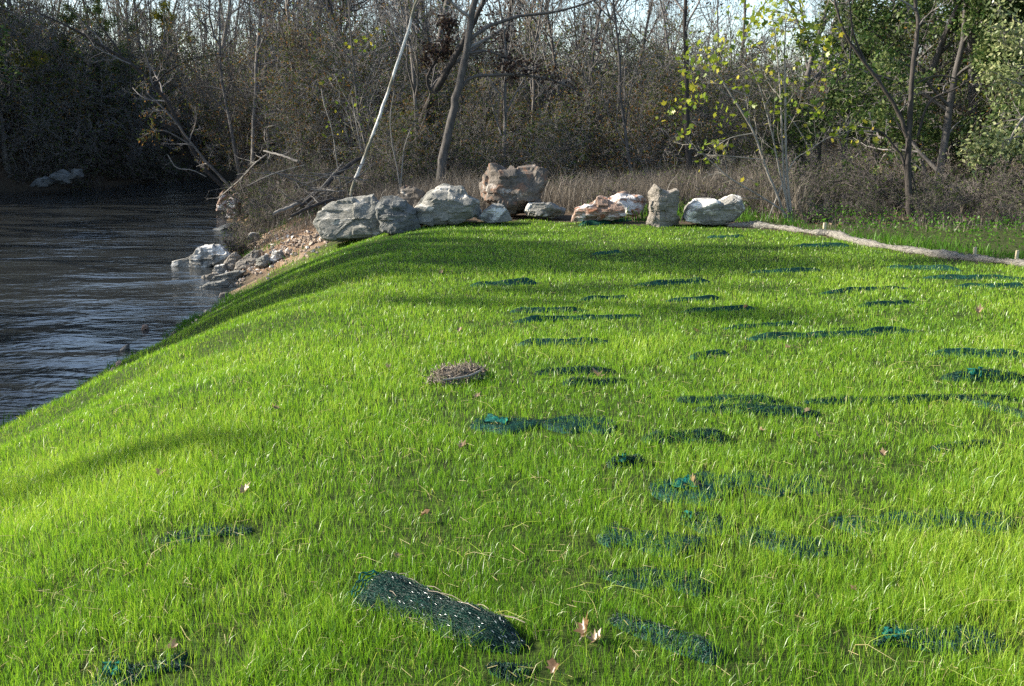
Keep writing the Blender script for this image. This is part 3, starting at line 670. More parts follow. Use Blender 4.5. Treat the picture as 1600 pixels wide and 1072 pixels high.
SG = 'rubble on the stream bank below the boulders'
RUB = [
 ('long white and grey boulder lying half in the stream', [(274, 424), (276, 413), (290, 409), (306, 402), (314, 392), (336, 387), (352, 390), (358, 402), (346, 416), (318, 426), (296, 430)], 19.6, 0.35, ROCK_WHITE),
 ('small reddish stone at the waterline under the long white boulder', [(290, 432), (293, 424), (302, 424), (304, 433)], 19.2, 0.08, ROCK_RED),
 ('tan wedge shaped rock, highest large block of the rubble', [(374, 422), (376, 414), (390, 403), (400, 399), (402, 412), (392, 422)], 18.4, 0.16, ROCK_TAN),
 ('squarish pale rock in the middle of the rubble', [(336, 432), (338, 421), (350, 419), (352, 428), (344, 436)], 18.3, 0.12, ROCK_WHITE),
 ('brown rock left of the tan wedge in the rubble', [(352, 418), (354, 408), (366, 403), (374, 410), (372, 424), (360, 424)], 18.6, 0.14, ROCK_TAN),
 ('long grey slab across the middle of the rubble', [(338, 444), (340, 436), (366, 428), (376, 430), (368, 440), (346, 446)], 18.0, 0.14, ROCK_GREY),
 ('buff rock at the left of the grey slab', [(318, 446), (320, 436), (336, 432), (340, 444), (330, 447)], 18.0, 0.13, ROCK_TAN),
 ('flat grey slab at the lower edge of the rubble by the water', [(316, 456), (330, 448), (352, 444), (360, 450), (350, 458), (334, 462)], 17.4, 0.16, ROCK_GREY),
 ('thin flat stone lying in the water beside the rubble', [(288, 446), (300, 443), (322, 446), (322, 452), (300, 451)], 18.0, 0.12, ROCK_DARK),
 ('round tan stone at the lowest corner of the rubble', [(344, 466), (347, 460), (356, 460), (356, 468)], 16.9, 0.07, ROCK_TAN),
 ('grey rock near the top of the rubble beside the grass', [(402, 420), (404, 410), (416, 404), (420, 414), (412, 422)], 18.0, 0.13, ROCK_GREY),
 ('pale stone at the grassy corner of the rubble', [(424, 408), (428, 398), (438, 396), (442, 406), (434, 411)], 17.5, 0.1, ROCK_WHITE),
 ('orange brown rock in the stream below the weedy bank', [(220, 516), (222, 508), (230, 507), (232, 516)], 0, 0.07, ROCK_RED),
 ('tan rock in the stream, lowest one by the lawn', [(188, 548), (192, 541), (200, 538), (203, 545), (198, 549)], 0, 0.08, ROCK_TAN),
 ('pale rock on the far clay bank beside the eroded lip', [(385, 375), (392, 364), (404, 366), (404, 378)], 21.5, 0.14, ROCK_WHITE),
 ('slate slab jutting out over the stream from the clay bank', [(333, 362), (346, 356), (362, 350), (378, 352), (372, 364), (350, 366)], 26.0, 0.4, ROCK_DARK),
 ('rusty clay crusted block on the eroded bank lip', [(340, 330), (344, 308), (352, 298), (358, 306), (356, 330)], 31, 0.3, ROCK_RED),
 ('orange clay block hanging on the eroded bank beside its twin', [(356, 340), (360, 312), (370, 302), (378, 312), (374, 342)], 29.5, 0.35, ROCK_RED),
]
for i, (lb, ol, Y, th, m) in enumerate(RUB):
    if Y == 0:
        d = ray(ol[0][0], ol[0][1]); Y = (CAM_H-WATER)/-d[2]*d[1]
    else:
        xm = sum(p[0] for p in ol)/len(ol); ym = max(p[1] for p in ol); ks = 1.4 if 1 <= i < 12 else 1.1
        ol = [(xm+(p[0]-xm)*ks, ym+(p[1]-ym)*ks) for p in ol]
        yb = max(p[1] for p in ol); xb = sum(p[0] for p in ol)/len(ol); g = on_ground(xb, yb-1); Y = float(g[1]) if i < 12 else float(np.clip(g[1], Y-2, Y+2))
    rock('boulder' if i == 0 else 'rock', lb, 'boulder' if i == 0 else 'rock', ol, Y, th, m, 40+i, SG, 0.06, 9, sink=0.01)

# dark blocks on the far stream bank
for i, (ol, lb) in enumerate([([(48, 292), (56, 280), (74, 276), (84, 288), (76, 294)], 'low dark block at the waterline of the far bank, leftmost'), ([(78, 288), (84, 268), (98, 262), (116, 276), (116, 288)], 'tall slanting dark block on the far stream bank'), ([(108, 282), (112, 266), (126, 264), (132, 278), (126, 284)], 'dark block on the far bank right of the slanting one')]):
    rock('rock', lb, 'rock', ol, float(np.interp(0.5, [0, 1], [41.5, 42.5])), 0.5, ROCK_DARK, 70+i, 'blocks on the far stream bank', 0.06)

def build_gravel():
    r = np.random.default_rng(5); mb = MB()
    ico = np.array([[0, 0, 1], [.9, 0, .3], [.28, .85, .3], [-.72, .53, .3], [-.72, -.53, .3], [.28, -.85, .3], [0, 0, -.6]])
    tri = [[0, 1, 2], [0, 2, 3], [0, 3, 4], [0, 4, 5], [0, 5, 1], [6, 2, 1], [6, 3, 2], [6, 4, 3], [6, 5, 4], [6, 1, 5]]
    def put(px, py, s):
        p = on_ground(px, py); M = r.normal(0, 1, (3, 3)); Q, _ = np.linalg.qr(M)
        v = (ico*(0.7+0.5*r.random((7, 1)))*np.array([1, 0.8, 0.6]))@Q*s+np.array([p[0], p[1], p[2]+s*0.25])
        mb.raw(v, tri, r.random())
    for k in range(850):
        t = r.random(); cx, cy = 350+t*190, 448-t*88
        put(cx+r.normal(0, 12)-6, cy+r.normal(0, 9)-8, 0.016+0.055*r.random()**3)
    for k in range(260):
        t = r.random(); put(270+t*200+r.normal(0, 10), 440-t*70+r.normal(0, 9), 0.02+0.05*r.random()**2.5)
    for k in range(420):                                # stones and clods along the waterline of the lawn
        y = r.uniform(7, 17); x = float(XRf(y))+r.uniform(0.0, 0.55); v_ = gz1(x, y); Q, _ = np.linalg.qr(r.normal(0, 1, (3, 3))); s_ = 0.012+0.05*r.random()**3
        mb.raw((ico*(0.7+0.5*r.random((7, 1)))*np.array([1, .8, .6]))@Q*s_+np.array([x, y, v_+s_*0.3]), tri, r.random()*0.8)
    m, n, l = mat_new('pebbles')
    a = n.new('ShaderNodeAttribute'); a.attribute_name = 'tint'
    p = n.new('ShaderNodeBsdfPrincipled'); p.inputs['Roughness'].default_value = 0.85
    l.new(ramp(n, l, a.outputs['Fac'], [(0, (0.14, 0.10, 0.075)), (0.4, (0.29, 0.215, 0.15)), (0.75, (0.36, 0.30, 0.24)), (1, (0.62, 0.58, 0.52))]), p.inputs['Base Color'])
    o = n.new('ShaderNodeOutputMaterial'); l.new(p.outputs[0], o.inputs[0])
    tag(mb.build('gravel', m, smooth=False), kind='stuff')
build_gravel()

# ------------------------------------------------------------------ straw roll (berm) and stakes
def catmull(pts, n):
    pts = np.asarray(pts, float); q = np.vstack([2*pts[0]-pts[1], pts, 2*pts[-1]-pts[-2]]); out = []
    for i in range(1, len(q)-2):
        for t in np.linspace(0, 1, n, endpoint=False):
            a, b, c, d = q[i-1], q[i], q[i+1], q[i+2]
            out.append(0.5*(2*b+(c-a)*t+(2*a-5*b+4*c-d)*t*t+(3*b-a-3*c+d)*t**3))
    out.append(q[-2]); return np.array(out)

def build_straw_roll():
    path = catmull([(p[0], p[1]+0.12, gz1(p[0], p[1])) for p in BERM], 14)
    mb = MB(); r = np.random.default_rng(8); n = len(path); s = 16
    rad = 0.044+0.009*np.sin(np.arange(n)*0.13)+0.008*np.sin(np.arange(n)*0.41+1)+0.004*r.normal(0, 1, n)
    rad[:14] *= np.linspace(0.5, 1.1, 14)
    tan = np.gradient(path, axis=0); tan /= np.linalg.norm(tan, axis=1, keepdims=True); side = np.stack([tan[:, 1], -tan[:, 0], 0*tan[:, 0]], -1)
    A = np.linspace(0, 2*np.pi, s, endpoint=False)
    S = path[:, None]+rad[:, None, None]*(np.cos(A)[None, :, None]*side[:, None]*1.35+np.sin(A)[None, :, None]*np.array([0, 0, 1.0]))*(1+0.06*r.normal(0, 1, (n, s))[..., None])
    S[..., 2] += 0.032
    mb.grid(S, wrap=True)
    for k in range(700):
        i, j = r.integers(0, n), r.integers(0, s//2+1); p = S[i, j]; dv = tan[i]*r.normal(0, 0.05)+r.normal(0, 0.02, 3); dv[2] = abs(dv[2])*0.6
        mb.tube([p, p+dv], [0.004, 0.002], 3, 0.5)
    m, nn, l = mat_new('straw_fibre')
    tc = nn.new('ShaderNodeTexCoord'); f = noise_tex(nn, l, tc.outputs['Object'], 28, 6, 0.75); f2 = noise_tex(nn, l, tc.outputs['Object'], 2.5, 3, 0.6)
    c = ramp(nn, l, f, [(0.3, (0.11, 0.10, 0.085)), (0.5, (0.23, 0.21, 0.175)), (0.7, (0.36, 0.33, 0.275))])
    c = mixc(nn, l, 0.5, c, ramp(nn, l, f2, [(0.3, (0.5, 0.5, 0.5)), (0.7, (1, 1, 1))]), 'MULTIPLY')
    p = nn.new('ShaderNodeBsdfPrincipled'); p.inputs['Roughness'].default_value = 0.95; l.new(c, p.inputs['Base Color'])
    b = nn.new('ShaderNodeBump'); b.inputs['Strength'].default_value = 1; b.inputs['Distance'].default_value = 0.04; l.new(f, b.inputs['Height']); l.new(b.outputs[0], p.inputs['Normal'])
    o = nn.new('ShaderNodeOutputMaterial'); l.new(p.outputs[0], o.inputs[0])
    tag(mb.build('straw_roll', m, origin=tuple(path[0])), 'long pale straw erosion roll snaking along the lawn edge', 'straw roll')
build_straw_roll()

def stake(px, py0, py1, wpx, label):
    g = on_ground(px, py1); Y = g[1]+0.16; top = P(px, py0, Y)
    wd = wpx/1600*Y/2; z0, z1 = g[2]-0.15, top[2]; x = top[0]
    mb = MB()
    prof = [(z0, 0.35), (z0+0.10, 1), (z1-0.012, 1), (z1, 0.82)]
    S = np.array([[[x+a*wd*k+0.03*(z-z1), Y+b*wd*0.7*k, z] for a, b in ((-1, -1), (-.9, -1.1), (1, -1), (1, 1), (-1, 1))] for z, k in prof])
    mb.grid(S, wrap=True); mb.polys(S[-1][None], 0.5)
    tag(mb.build('wooden_stake', STAKE, origin=(x, Y, g[2])), label, 'stake', 'stakes behind the straw roll')
stake(1289, 348, 366, 4.5, 'short stubby wooden stake at the far bend of the straw roll')
stake(1524, 386, 408, 4.5, 'pale wooden stake behind the straw roll, left one of the near pair')
stake(1590, 391, 415, 4.5, 'pale wooden stake behind the straw roll by the right picture edge')

# ------------------------------------------------------------------ fallen leaves and clods
def leaf_mesh(seed, curl):
    r = np.random.default_rng(seed)
    k = [(0, -.5), (.18, -.30), (.52, -.42), (.42, -.12), (.78, .12), (.40, .14), (.50, .48), (.20, .32), (0, .85), (-.20, .32), (-.50, .48), (-.40, .14), (-.78, .12), (-.42, -.12), (-.52, -.42), (-.18, -.30)]
    o = np.array(k)*(1+0.17*r.normal(0, 1, (16, 1)))*np.array([0.85, 1.0])
    rings = [o*s for s in (0.3, 0.65, 1.0)]; V = [[0, 0, 0]]
    for q in rings: V += [[p[0], p[1], 0] for p in q]
    V = np.array(V, float); rr = V[:, 0]**2*curl+V[:, 1]**2*curl*0.5
    V[:, 2] = rr*1.4+0.16*np.sin(V[:, 0]*5+seed)*np.sin(V[:, 1]*4)+0.05*np.abs(V[:, 0])
    V[:, 0] *= 1-0.25*curl*np.abs(V[:, 0])
    F3 = [[0, 1+i, 1+(i+1) % 16] for i in range(16)]
    F4 = [[1+a*16+i, 1+(a+1)*16+i, 1+(a+1)*16+(i+1) % 16, 1+a*16+(i+1) % 16] for a in range(2) for i in range(16)]
    mb = MB(); mb.raw(V, F4, 0.3+0.4*r.random()); mb.chunks.append((np.zeros((0, 3)), np.array(F3)-len(V), np.zeros(0)))
    mb.tube([(0, -.45, 0.03), (0.03, -.8, .02), (.1, -1.15, .12)], [.025, .02, .018], 4, 0.2)
    return mb.mesh('leaf_blade', LEAF_DRY)
leafs = [leaf_mesh(k, c) for k, c in ((1, 0.7), (2, 1.0), (3, 0.35), (4, 0.85))]
LEAVES = [
 (915, 1005, 62, 1.25, 'curled tan leaf standing upright between the two nearest netting mounds'),
 (930, 1020, 40, 0.5, 'folded brown leaf lying against the upright tan leaf'),
 (866, 1066, 46, 0.8, 'tan leaf cut by the bottom edge of the picture'),
 (1083, 768, 40, 0.9, 'rusty brown leaf on the teal netting sheet'),
 (383, 780, 32, 0.7, 'brown leaf with raised tips alone on the left near lawn'),
 (722, 710, 26, 0.3, 'flat tan leaf in the middle of the near lawn'),
 (662, 818, 36, 0.35, 'pale brown leaf lying above the thick netting roll'),
 (620, 884, 24, 0.9, 'small tan leaf at the upper end of the thick netting roll'),
 (933, 596, 34, 0.4, 'big tan leaf on a netting ridge at mid lawn'),
 (745, 630, 18, 0.5, 'tan leaf left of the bluish netting sheet'),
 (253, 752, 34, 0.15, 'pale flat leaf far left on the near lawn'),
 (430, 648, 26, 0.7, 'dark brown leaf in the shade band on the left slope'),
 (718, 524, 18, 0.8, 'small brown leaf at mid lawn left of the netting ridges'),
 (606, 582, 16, 0.6, 'small brown leaf left of the bark clod'),
 (1260, 652, 18, 0.4, 'tan leaf at the end of the lower paired netting ridge'),
 (1230, 552, 16, 0.5, 'pale leaf just below the longest wavy netting ridge'),
 (1087, 524, 16, 0.5, 'pale pinkish leaf right of the netting knob'),
 (1529, 494, 22, 0.8, 'orange tan leaf standing on the right far lawn'),
 (1278, 690, 20, 0.5, 'small tan leaf on the right near lawn'),
 (1190, 684, 18, 0.3, 'reddish leaf right of the tented netting fold'),
 (1378, 720, 22, 0.6, 'greyish leaf far right on the near lawn'),
 (1275, 948, 16, 0.4, 'small pink brown leaf on the near right lawn'),
 (1165, 486, 16, 0.3, 'pale leaf on the faint netting ridge'),
 (270, 1030, 34, 0.3, 'dull brown leaf on the corner netting patch'),
 (1333, 938, 18, 0.2, 'flat brownish leaf right of the pink brown one'),
 (690, 432, 14, 0.4, 'tiny reddish leaf in the shaded far lawn'),
]
lr = random.Random(4)
for i, (px, py, spx, tilt, lb) in enumerate(LEAVES):
    g = on_ground(px, py); d = math.hypot(g[0], g[1]); s = spx/1600*d/1.85
    t = bpy.data.objects.new('fallen_leaf', leafs[i % 4]); COL.objects.link(t)
    t.location = (g[0], g[1], g[2]+0.03+s*0.18); t.scale = (s, s, s); t.rotation_euler = (tilt*0.75, lr.uniform(-.5, .5), lr.uniform(-1.4, 1.4))
    tag(t, lb, 'leaf', 'dry leaves fallen on the lawn')

def build_clod():
    a, b = on_ground(682, 606), on_ground(748, 582); c = (a+b)/2
    t = thing('bark_clod', 'brown lump of matted bark with a pale edge lying on the lawn', 'clod', tuple(c))
    r = np.random.default_rng(3); mb = MB(); d = b-a; d[2] = 0; L = np.linalg.norm(d); d /= L; n_ = np.array([-d[1], d[0], 0])
    U, A = np.meshgrid(np.linspace(0, 1, 22), np.linspace(0, math.pi, 12), indexing='ij')
    Rr = 0.11*np.sin(np.pi*np.clip(U*0.9+0.08, 0, 1))**0.6*(1+0.12*r.normal(0, 1, U.shape))
    S = a+d*(U*L)[..., None]+n_*(np.cos(A)*Rr*1.2)[..., None]; S[..., 2] = gz(S[..., 0], S[..., 1])+0.01+np.sin(A)*Rr*0.6
    mb.grid(S, r.random(S.shape[:2])*0.35)
    for k in range(700):
        i, j = r.integers(0, 22), r.integers(0, 12); p = S[i, j]; q = p+r.normal(0, 0.022, 3); mb.tube([p, q], [0.004, 0.003], 3, 0.15+r.random()*0.8)
    mb.build('matted_bark', STRAW, t)
    mb = MB(); p = catmull([a+n_*-0.05+np.array([0, 0, .05]), a+d*L*0.3-n_*0.14+np.array([0, 0, .06]), a+d*L*0.62-n_*0.13+np.array([0, 0, .06])], 5)
    mb.tube(p, np.full(len(p), 0.007), 6); mb.build('pale_strip', BARK_PALE, t)
build_clod()

# ------------------------------------------------------------------ plant generators
def add_leaves(mb, pts, size, r, tint_lo=0.0, tint_hi=1.0, lobed=False, droop=0.3):
    pts = np.asarray(pts); m = len(pts)
    if m == 0: return
    th = r.random(m)*2*np.pi; el = r.normal(-droop, 0.6, m)
    d = np.stack([np.cos(th)*np.cos(el), np.sin(th)*np.cos(el), np.sin(el)], -1)
    s = np.cross(d, r.normal(0, 1, (m, 3))); s /= np.linalg.norm(s, axis=1, keepdims=True)+1e-9
    z = np.asarray(size*(0.6+0.8*r.random(m)))[:, None]
    t = tint_lo+(tint_hi-tint_lo)*r.random(m)
    if lobed:
        k = [(0, 0), (.30, .48), (.25, .30), (.70, .55), (.62, .22), (1.0, 0), (.62, -.22), (.70, -.55), (.25, -.30), (.30, -.48)]
        mb.polys(np.stack([pts+z*(a*d+b*s) for a, b in k], 1), t)
    else:
        mb.polys(np.stack([pts, pts+z*(0.45*d+0.26*s), pts+z*d, pts+z*(0.45*d-0.26*s)], 1), t)

def wander(r, p, d, L, n, jit, up):
    pts = [p]; d = d/np.linalg.norm(d); st = L/n
    for _ in range(n):
        d = d+r.normal(0, jit, 3); d[2] += up; d = d/np.linalg.norm(d); p = p+d*st; pts.append(p)
    return np.array(pts)

def side_dir(r, t, ang):
    q = r.normal(0, 1, 3); q -= t*np.dot(q, t); q /= np.linalg.norm(q)+1e-9
    return t*math.cos(ang)+q*math.sin(ang)

def branchify(r, pts, rad, lev, spec, mbs, tips, start=0.15, minr=0.0042):
    """spec per level: (count, length ratio, angle, jitter, up, segs, sides)"""
    if lev >= len(spec): return
    cnt, lr_, ang, jit, up, segs, sides = spec[lev]
    Ltot = np.linalg.norm(np.diff(pts, axis=0), axis=1).sum()
    k = max(1, int(cnt*(0.75+0.5*r.random())))
    for i in range(k):
        f = start+(1-start)*(i+r.random())/k; f = min(f, 0.98)
        q = f*(len(pts)-1); a = int(q); p = pts[a]+(pts[a+1]-pts[a])*(q-a) if a+1 < len(pts) else pts[-1]
        t = pts[min(a+1, len(pts)-1)]-pts[max(a-1, 0)]; t = t/(np.linalg.norm(t)+1e-9)
        L = Ltot*lr_*(1.15-0.7*f)*(0.6+0.8*r.random()); r0 = np.interp(q, np.arange(len(rad)), rad)*(0.62 if lev == 0 else 0.6)
        r0 = max(r0, minr)
        pp = wander(r, p, side_dir(r, t, ang*(0.75+0.5*r.random())), L, segs, jit, up)
        rr = np.linspace(r0, max(r0*0.3, minr*0.55), segs+1)
        mbs[min(lev+1, len(mbs)-1)].tube(pp, rr, sides, 0.5)
        if lev == len(spec)-1: tips.append(pp[-1]); tips.append(pp[len(pp)//2])
        branchify(r, pp, rr, lev+1, spec, mbs, tips, 0.2, minr)

def proto_tree(seed, H, r0, lean, spec, bark, leafm=None, nleaf=0, lsize=0.06, tints=(0, 1), start=0.2, stems=1, spread=0.0, lobed=False, jit=0.07, minr=0.0065):
    r = np.random.default_rng(seed); tr, cr, lf = MB(), MB(), MB(); tips = []
    for s in range(stems):
        a = r.random()*6.28; b = (spread*(0.3+0.7*r.random())) if stems > 1 else lean
        d = np.array([math.cos(a)*b, math.sin(a)*b, 1.0]); h = H*(1 if stems == 1 else 0.6+0.5*r.random())
        base = np.array([math.cos(a)*0.08*(stems > 1), math.sin(a)*0.08*(stems > 1), -0.25])
        pts = wander(r, base, d, h, 12, jit, 0.03); rad = r0*(1-np.linspace(0, 1, 13)**1.1*0.88)
        if stems == 1: rad[0] *= 1.35
        tr.tube(pts, rad, 8 if stems == 1 else 5)
        branchify(r, pts, rad, 0, spec, [tr, tr, cr], tips, start, minr)
    out = [('trunk' if stems == 1 else 'stems', tr.mesh('trunk', bark))]
    if cr.tubes: out.append(('twigs', cr.mesh('twigs', BRAMBLE if bark is BRAMBLE else TWIG)))
    if leafm and nleaf:
        tp = np.array(tips); idx = r.integers(0, len(tp), nleaf); pts = tp[idx]+r.normal(0, 0.09, (nleaf, 3))
        add_leaves(lf, pts, lsize, r, *tints, lobed=lobed); out.append(('leaves', lf.mesh('leaves', leafm)))
    return out

BARE = [(14, .34, .75, .16, .02, 6, 5), (8, .42, .7, .2, .01, 5, 4), (7, .5, .7, .25, 0, 4, 3), (5, .55, .7, .3, 0, 3, 3)]
SAPL = [(20, .30, .6, .13, .05, 5, 4), (7, .45, .6, .2, .03, 4, 3), (5, .5, .7, .2, 0, 3, 3)]
SHRB = [(11, .40, .75, .2, 0, 5, 3), (8, .5, .8, .25, -.01, 4, 3), (4, .5, .8, .25, 0, 2, 3)]
EVER = [(18, .30, .95, .15, .0, 5, 4), (7, .45, .8, .2, 0, 4, 3), (4, .5, .8, .2, -.03, 3, 3)]
PROTO = {
 'bare': [proto_tree(s, H, r0, ln, BARE, BARK, LEAF_DULL, 350, 0.07, (0.2, 1.0), 0.22) for s, H, r0, ln in ((1, 11, .095, .1), (2, 13, .115, .22), (3, 10, .075, .05), (4, 12, .09, .3), (5, 9, .07, .15), (6, 14, .13, .08))],
 'sapling': [proto_tree(s, H, r0, ln, SAPL, BARK, LEAF_DULL, nl, 0.065, (0.1, 0.9), 0.15, jit=0.06) for s, H, r0, ln, nl in ((21, 7, .04, .1, 160), (22, 8.5, .05, .25, 240), (23, 6, .03, .3, 500), (24, 9, .06, .05, 100), (25, 7, .045, .4, 300))],
 'shrub': [proto_tree(s, H, .018, 0, SHRB, TWIG, LEAF_DULL, nl, 0.085, (0, 0.95), 0.1, st, sp_, jit=0.12, minr=0.0075) for s, H, st, sp_, nl in ((31, 3.8, 9, .55, 3000), (32, 4.6, 9, .42, 2600), (33, 3.0, 11, .7, 2400), (34, 5.4, 9, .36, 4200), (35, 4.4, 9, .5, 1200))],
 'bramble': [proto_tree(s, H, .009, 0, SHRB, BRAMBLE, LEAF_DULL, nl*2, 0.05, (0.0, 0.5), 0.1, st, sp_, jit=0.2) for s, H, st, sp_, nl in ((41, 1.5, 12, 1.1, 450), (42, 1.1, 14, 1.4, 300), (43, 1.8, 10, .9, 550))],
 'ever': [proto_tree(s, H, .10, .1, EVER, BARK, LEAF_GREEN, nl, 0.095, (0, 1.0), 0.06) for s, H, nl in ((51, 9, 15000), (52, 7.5, 13000))],
 'shade': [proto_tree(53, 9, .10, 0.0, EVER, BARK, LEAF_GREEN, 14000, 0.095, (0, 1.0), 0.06, jit=0.02)],
 'olive': [proto_tree(61, 9, .13, .15, EVER, BARK, LEAF_OLIVE, 9000, 0.10, (0, 1), 0.15)],
}
INFO = {
 'bare': ('bare_tree', 'thin leafless grey tree crowded among others in the background woods', 'tree', 'leafless trees of the background woods'),
 'sapling': ('sapling', 'slender twiggy sapling standing in the background thicket', 'sapling', 'saplings of the background thicket'),
 'shrub': ('shrub', 'dense brown green shrub in the dark understorey of the woods', 'shrub', 'shrubs of the woodland understorey'),
 'bramble': ('bramble_bush', 'low tangled grey bramble at the foot of the woods', 'bramble', 'brambles in front of the woods'),
 'ever': ('evergreen_tree', 'leafy dark green tree in the woods', 'tree', 'leafy green trees of the woods'),
 'shade': ('evergreen_tree', 'leafy dark green tree on the bank across the stream', 'tree', 'leafy green trees of the woods'),
 'olive': ('leafy_tree', 'olive leaved tree on the far stream bank', 'tree', 'leafy trees on the far stream bank'),
}
pr = random.Random(12)
def plant(kind, x, y, scale=1.0, rz=None, label=None, variant=None):
    nm, lb, cat, grp = INFO[kind]; parts = PROTO[kind][variant if variant is not None else pr.randrange(len(PROTO[kind]))]
    t = thing(nm, label or lb, cat, (x, y, gz1(x, y)), grp); t.rotation_euler = (0, 0, pr.uniform(0, 6.28) if rz is None else rz); t.scale = (scale,)*3
    for pn, me in parts:
        o = bpy.data.objects.new(pn, me); COL.objects.link(o); o.parent = t
    return t

def scatter(kind, n, yr, test, mind, smin=0.8, smax=1.25, tries=40):
    pts = []
    for _ in range(n*tries):
        if len(pts) >= n: break
        y = pr.uniform(*yr); x = pr.uniform(-0.6*y-4, 0.6*y+4)
        if not test(x, y): continue
        if any((x-a)**2+(y-b)**2 < mind*mind for a, b in pts): continue
        pts.append((x, y)); plant(kind, x, y, pr.uniform(smin, smax))
    return pts
def rland(x, y): return x > float(XRf(y))+0.6
def lland(x, y): return x < float(XLf(y))-0.5
def field(x, y): return 5.5 < x < 16 and 24 < y < 36 and x > 0.2*y                   # the open tan field on the right
def R1(y0, x1=99):
    return lambda x, y: rland(x, y) and y > y0 and x < x1 and not field(x, y)
# right-hand woods
scatter('bramble', 34, (22.5, 36), lambda x, y: 0.5 < x-float(XRf(y)) < 4.5 and y-x*0.5 > 24.0, 0.75, 0.45, 0.85)
scatter('bramble', 60, (17.9, 24), lambda x, y: rland(x, y) and y > lawn_far(x)+2.2 and y-x*0.5 > 23.4-max(0, x+1)*2.5 and not (4.5 < x and y < 17.5), 0.85, 0.6, 1.0)
PEN = lambda x, y: x-float(XRf(y)) > 2.6 or y > 42
scatter('shrub', 34, (23.5, 31), lambda x, y: R1(22)(x, y) and PEN(x, y), 1.2, 0.5, 0.8)
scatter('shrub', 70, (30, 44), lambda x, y: R1(30)(x, y) and PEN(x, y), 1.4, 0.75, 1.05)
scatter('shrub', 90, (43, 62), lambda x, y: rland(x, y) or lland(x, y), 1.7, 0.9, 1.2)
scatter('sapling', 80, (22.5, 52), R1(22), 1.1, 0.75, 1.2)
def gap(x, y): return 0.03 < x/y < 0.36 and (int(x*7.3+y*3.1) % 10) < (7 if y < 45 else 9)
scatter('bare', 40, (31, 62), lambda x, y: rland(x, y) and not field(x, y) and not gap(x, y), 2.0, 0.75, 1.2)
scatter('bare', 28, (62, 95), lambda x, y: (rland(x, y) or lland(x, y)) and not gap(x, y), 3.5, 0.8, 1.2)
scatter('bramble', 34, (16.4, 23), lambda x, y: 3.6 < x < 13 and y > lawn_far(x)+2.2, 0.8, 0.35, 0.65)
# left bank
scatter('shrub', 60, (36, 60), lland, 1.1, 0.9, 1.45)
scatter('bare', 22, (44, 66), lambda x, y: x < float(XLf(y))-2.5, 2.0, 0.9, 1.3)
scatter('bramble', 60, (38, 58), lambda x, y: float(XLf(y))-4.5 < x < float(XLf(y))-0.2, 0.7, 0.9, 1.5)
scatter('sapling', 34, (38, 62), lland, 1.3, 0.9, 1.3)

# leafy trees
plant('olive', -21.6, 44.5, 1.0, 1.0, 'olive leaved tree hanging over the stream at the top left corner')
for x, y, s_ in ((-27, 47, 1.0), (-23.5, 50, .9), (-19, 55, .8)): plant('olive', x, y, s_, None, 'olive leaved tree in the dark woods of the far stream bank')
for k, (x, y, s) in enumerate(((8.6, 21, .95), (10.0, 19.6, .9), (12.2, 22.4, 1.1), (9.2, 23.8, 1.0), (11.0, 27, 1.1), (10.5, 23.5, 1.1), (11.6, 20.5, 1.0), (9.6, 26.5, 1.05), (12.8, 25, 1.1), (13.5, 29, 1.2), (7.2, 24.5, .75))):
    plant('ever', x, y, s, None, 'leafy dark green tree in the right hand woods')
for k, (x, y, s) in enumerate(((-5.5, 33, .45), (-2.5, 37, .5), (3.0, 41, .5), (-24, 46, .9), (-20, 52, .8), (-26, 52, 1.0))):
    plant('ever', x, y, s, None, 'small leafy green tree in the middle of the bare woods' if k < 3 else 'leafy dark green tree at the back of the far stream bank')
# tall trees of the left bank outside the picture: their shade falls over the lawn
for k, (x, y, s) in enumerate(((-26, 26.5, 1.5), (-28, 35, 1.6), (-24.5, 39, 1.4), (-29, 24, 1.4))):
    plant('bare', x, y, s)
for k, (x, y, sx, sz) in enumerate(((-25, 13.7, .95, 1.72), (-25.4, 15.4, 1.1, 1.75), (-25, 17.0, .85, 1.6), (-28.5, 14.7, 1.1, 1.95), (-28.5, 16.6, 1.0, 1.9), (-26, 12.1, .8, 1.62), (-25.5, 30.5, 1.8, 2.0), (-26.5, 37, 2.0, 2.0), (-25.5, 42, 1.9, 1.9))):
    t_ = plant('shade', x, y, 1, 2.1*k, 'leafy dark green tree on the bank across the stream'); t_.scale = (sx, sx, sz)
t_ = plant('shade', -25, 7.15, 1.0, 0.0, 'leafy dark green tree on the bank across the stream'); t_.scale = (0.42, 0.42, 1.45)
# the far wood, too deep to tell single trees apart
def build_far_wood():
    r = np.random.default_rng(88); mb = MB(); lf = []
    for k in range(5200):
        y = r.uniform(64, 125); x = r.uniform(-1, 1)*(0.62*y+14); z = gz1(x, y) if not (XLf(y) < x < XRf(y)) else 0.0
        h = r.uniform(3, 6.5) if (k % 5 or 0.02 < x/y < 0.37) else r.uniform(8, 15); d = np.array([r.normal(0, .14), r.normal(0, .14), 1])
        p = wander(r, np.array([x, y, z-0.2]), d, h, 5, 0.09, 0.03); r0 = h*0.0075
        mb.tube(p, np.linspace(r0, 0.01, 6), 3)
        for q in range(9):
            j = r.integers(1, 5); e = p[j]+np.array([r.normal(0, .6), r.normal(0, .6), r.uniform(.1, .9)])*h*0.16
            mb.tube([p[j], (p[j]+e)/2+r.normal(0, .08, 3), e], [0.02, 0.015, 0.008], 3); lf.append(e)
    tag(mb.build('far_wood', TWIG), kind='stuff')
    mb = MB(); lf = np.array(lf); lf = lf[lf[:, 2] < 5.5]; add_leaves(mb, lf[r.integers(0, len(lf), 42000)]+r.normal(0, .3, (42000, 3)), 0.22, r, 0, 0.8)
    tag(mb.build('far_foliage', LEAF_DULL), kind='stuff')
build_far_wood()

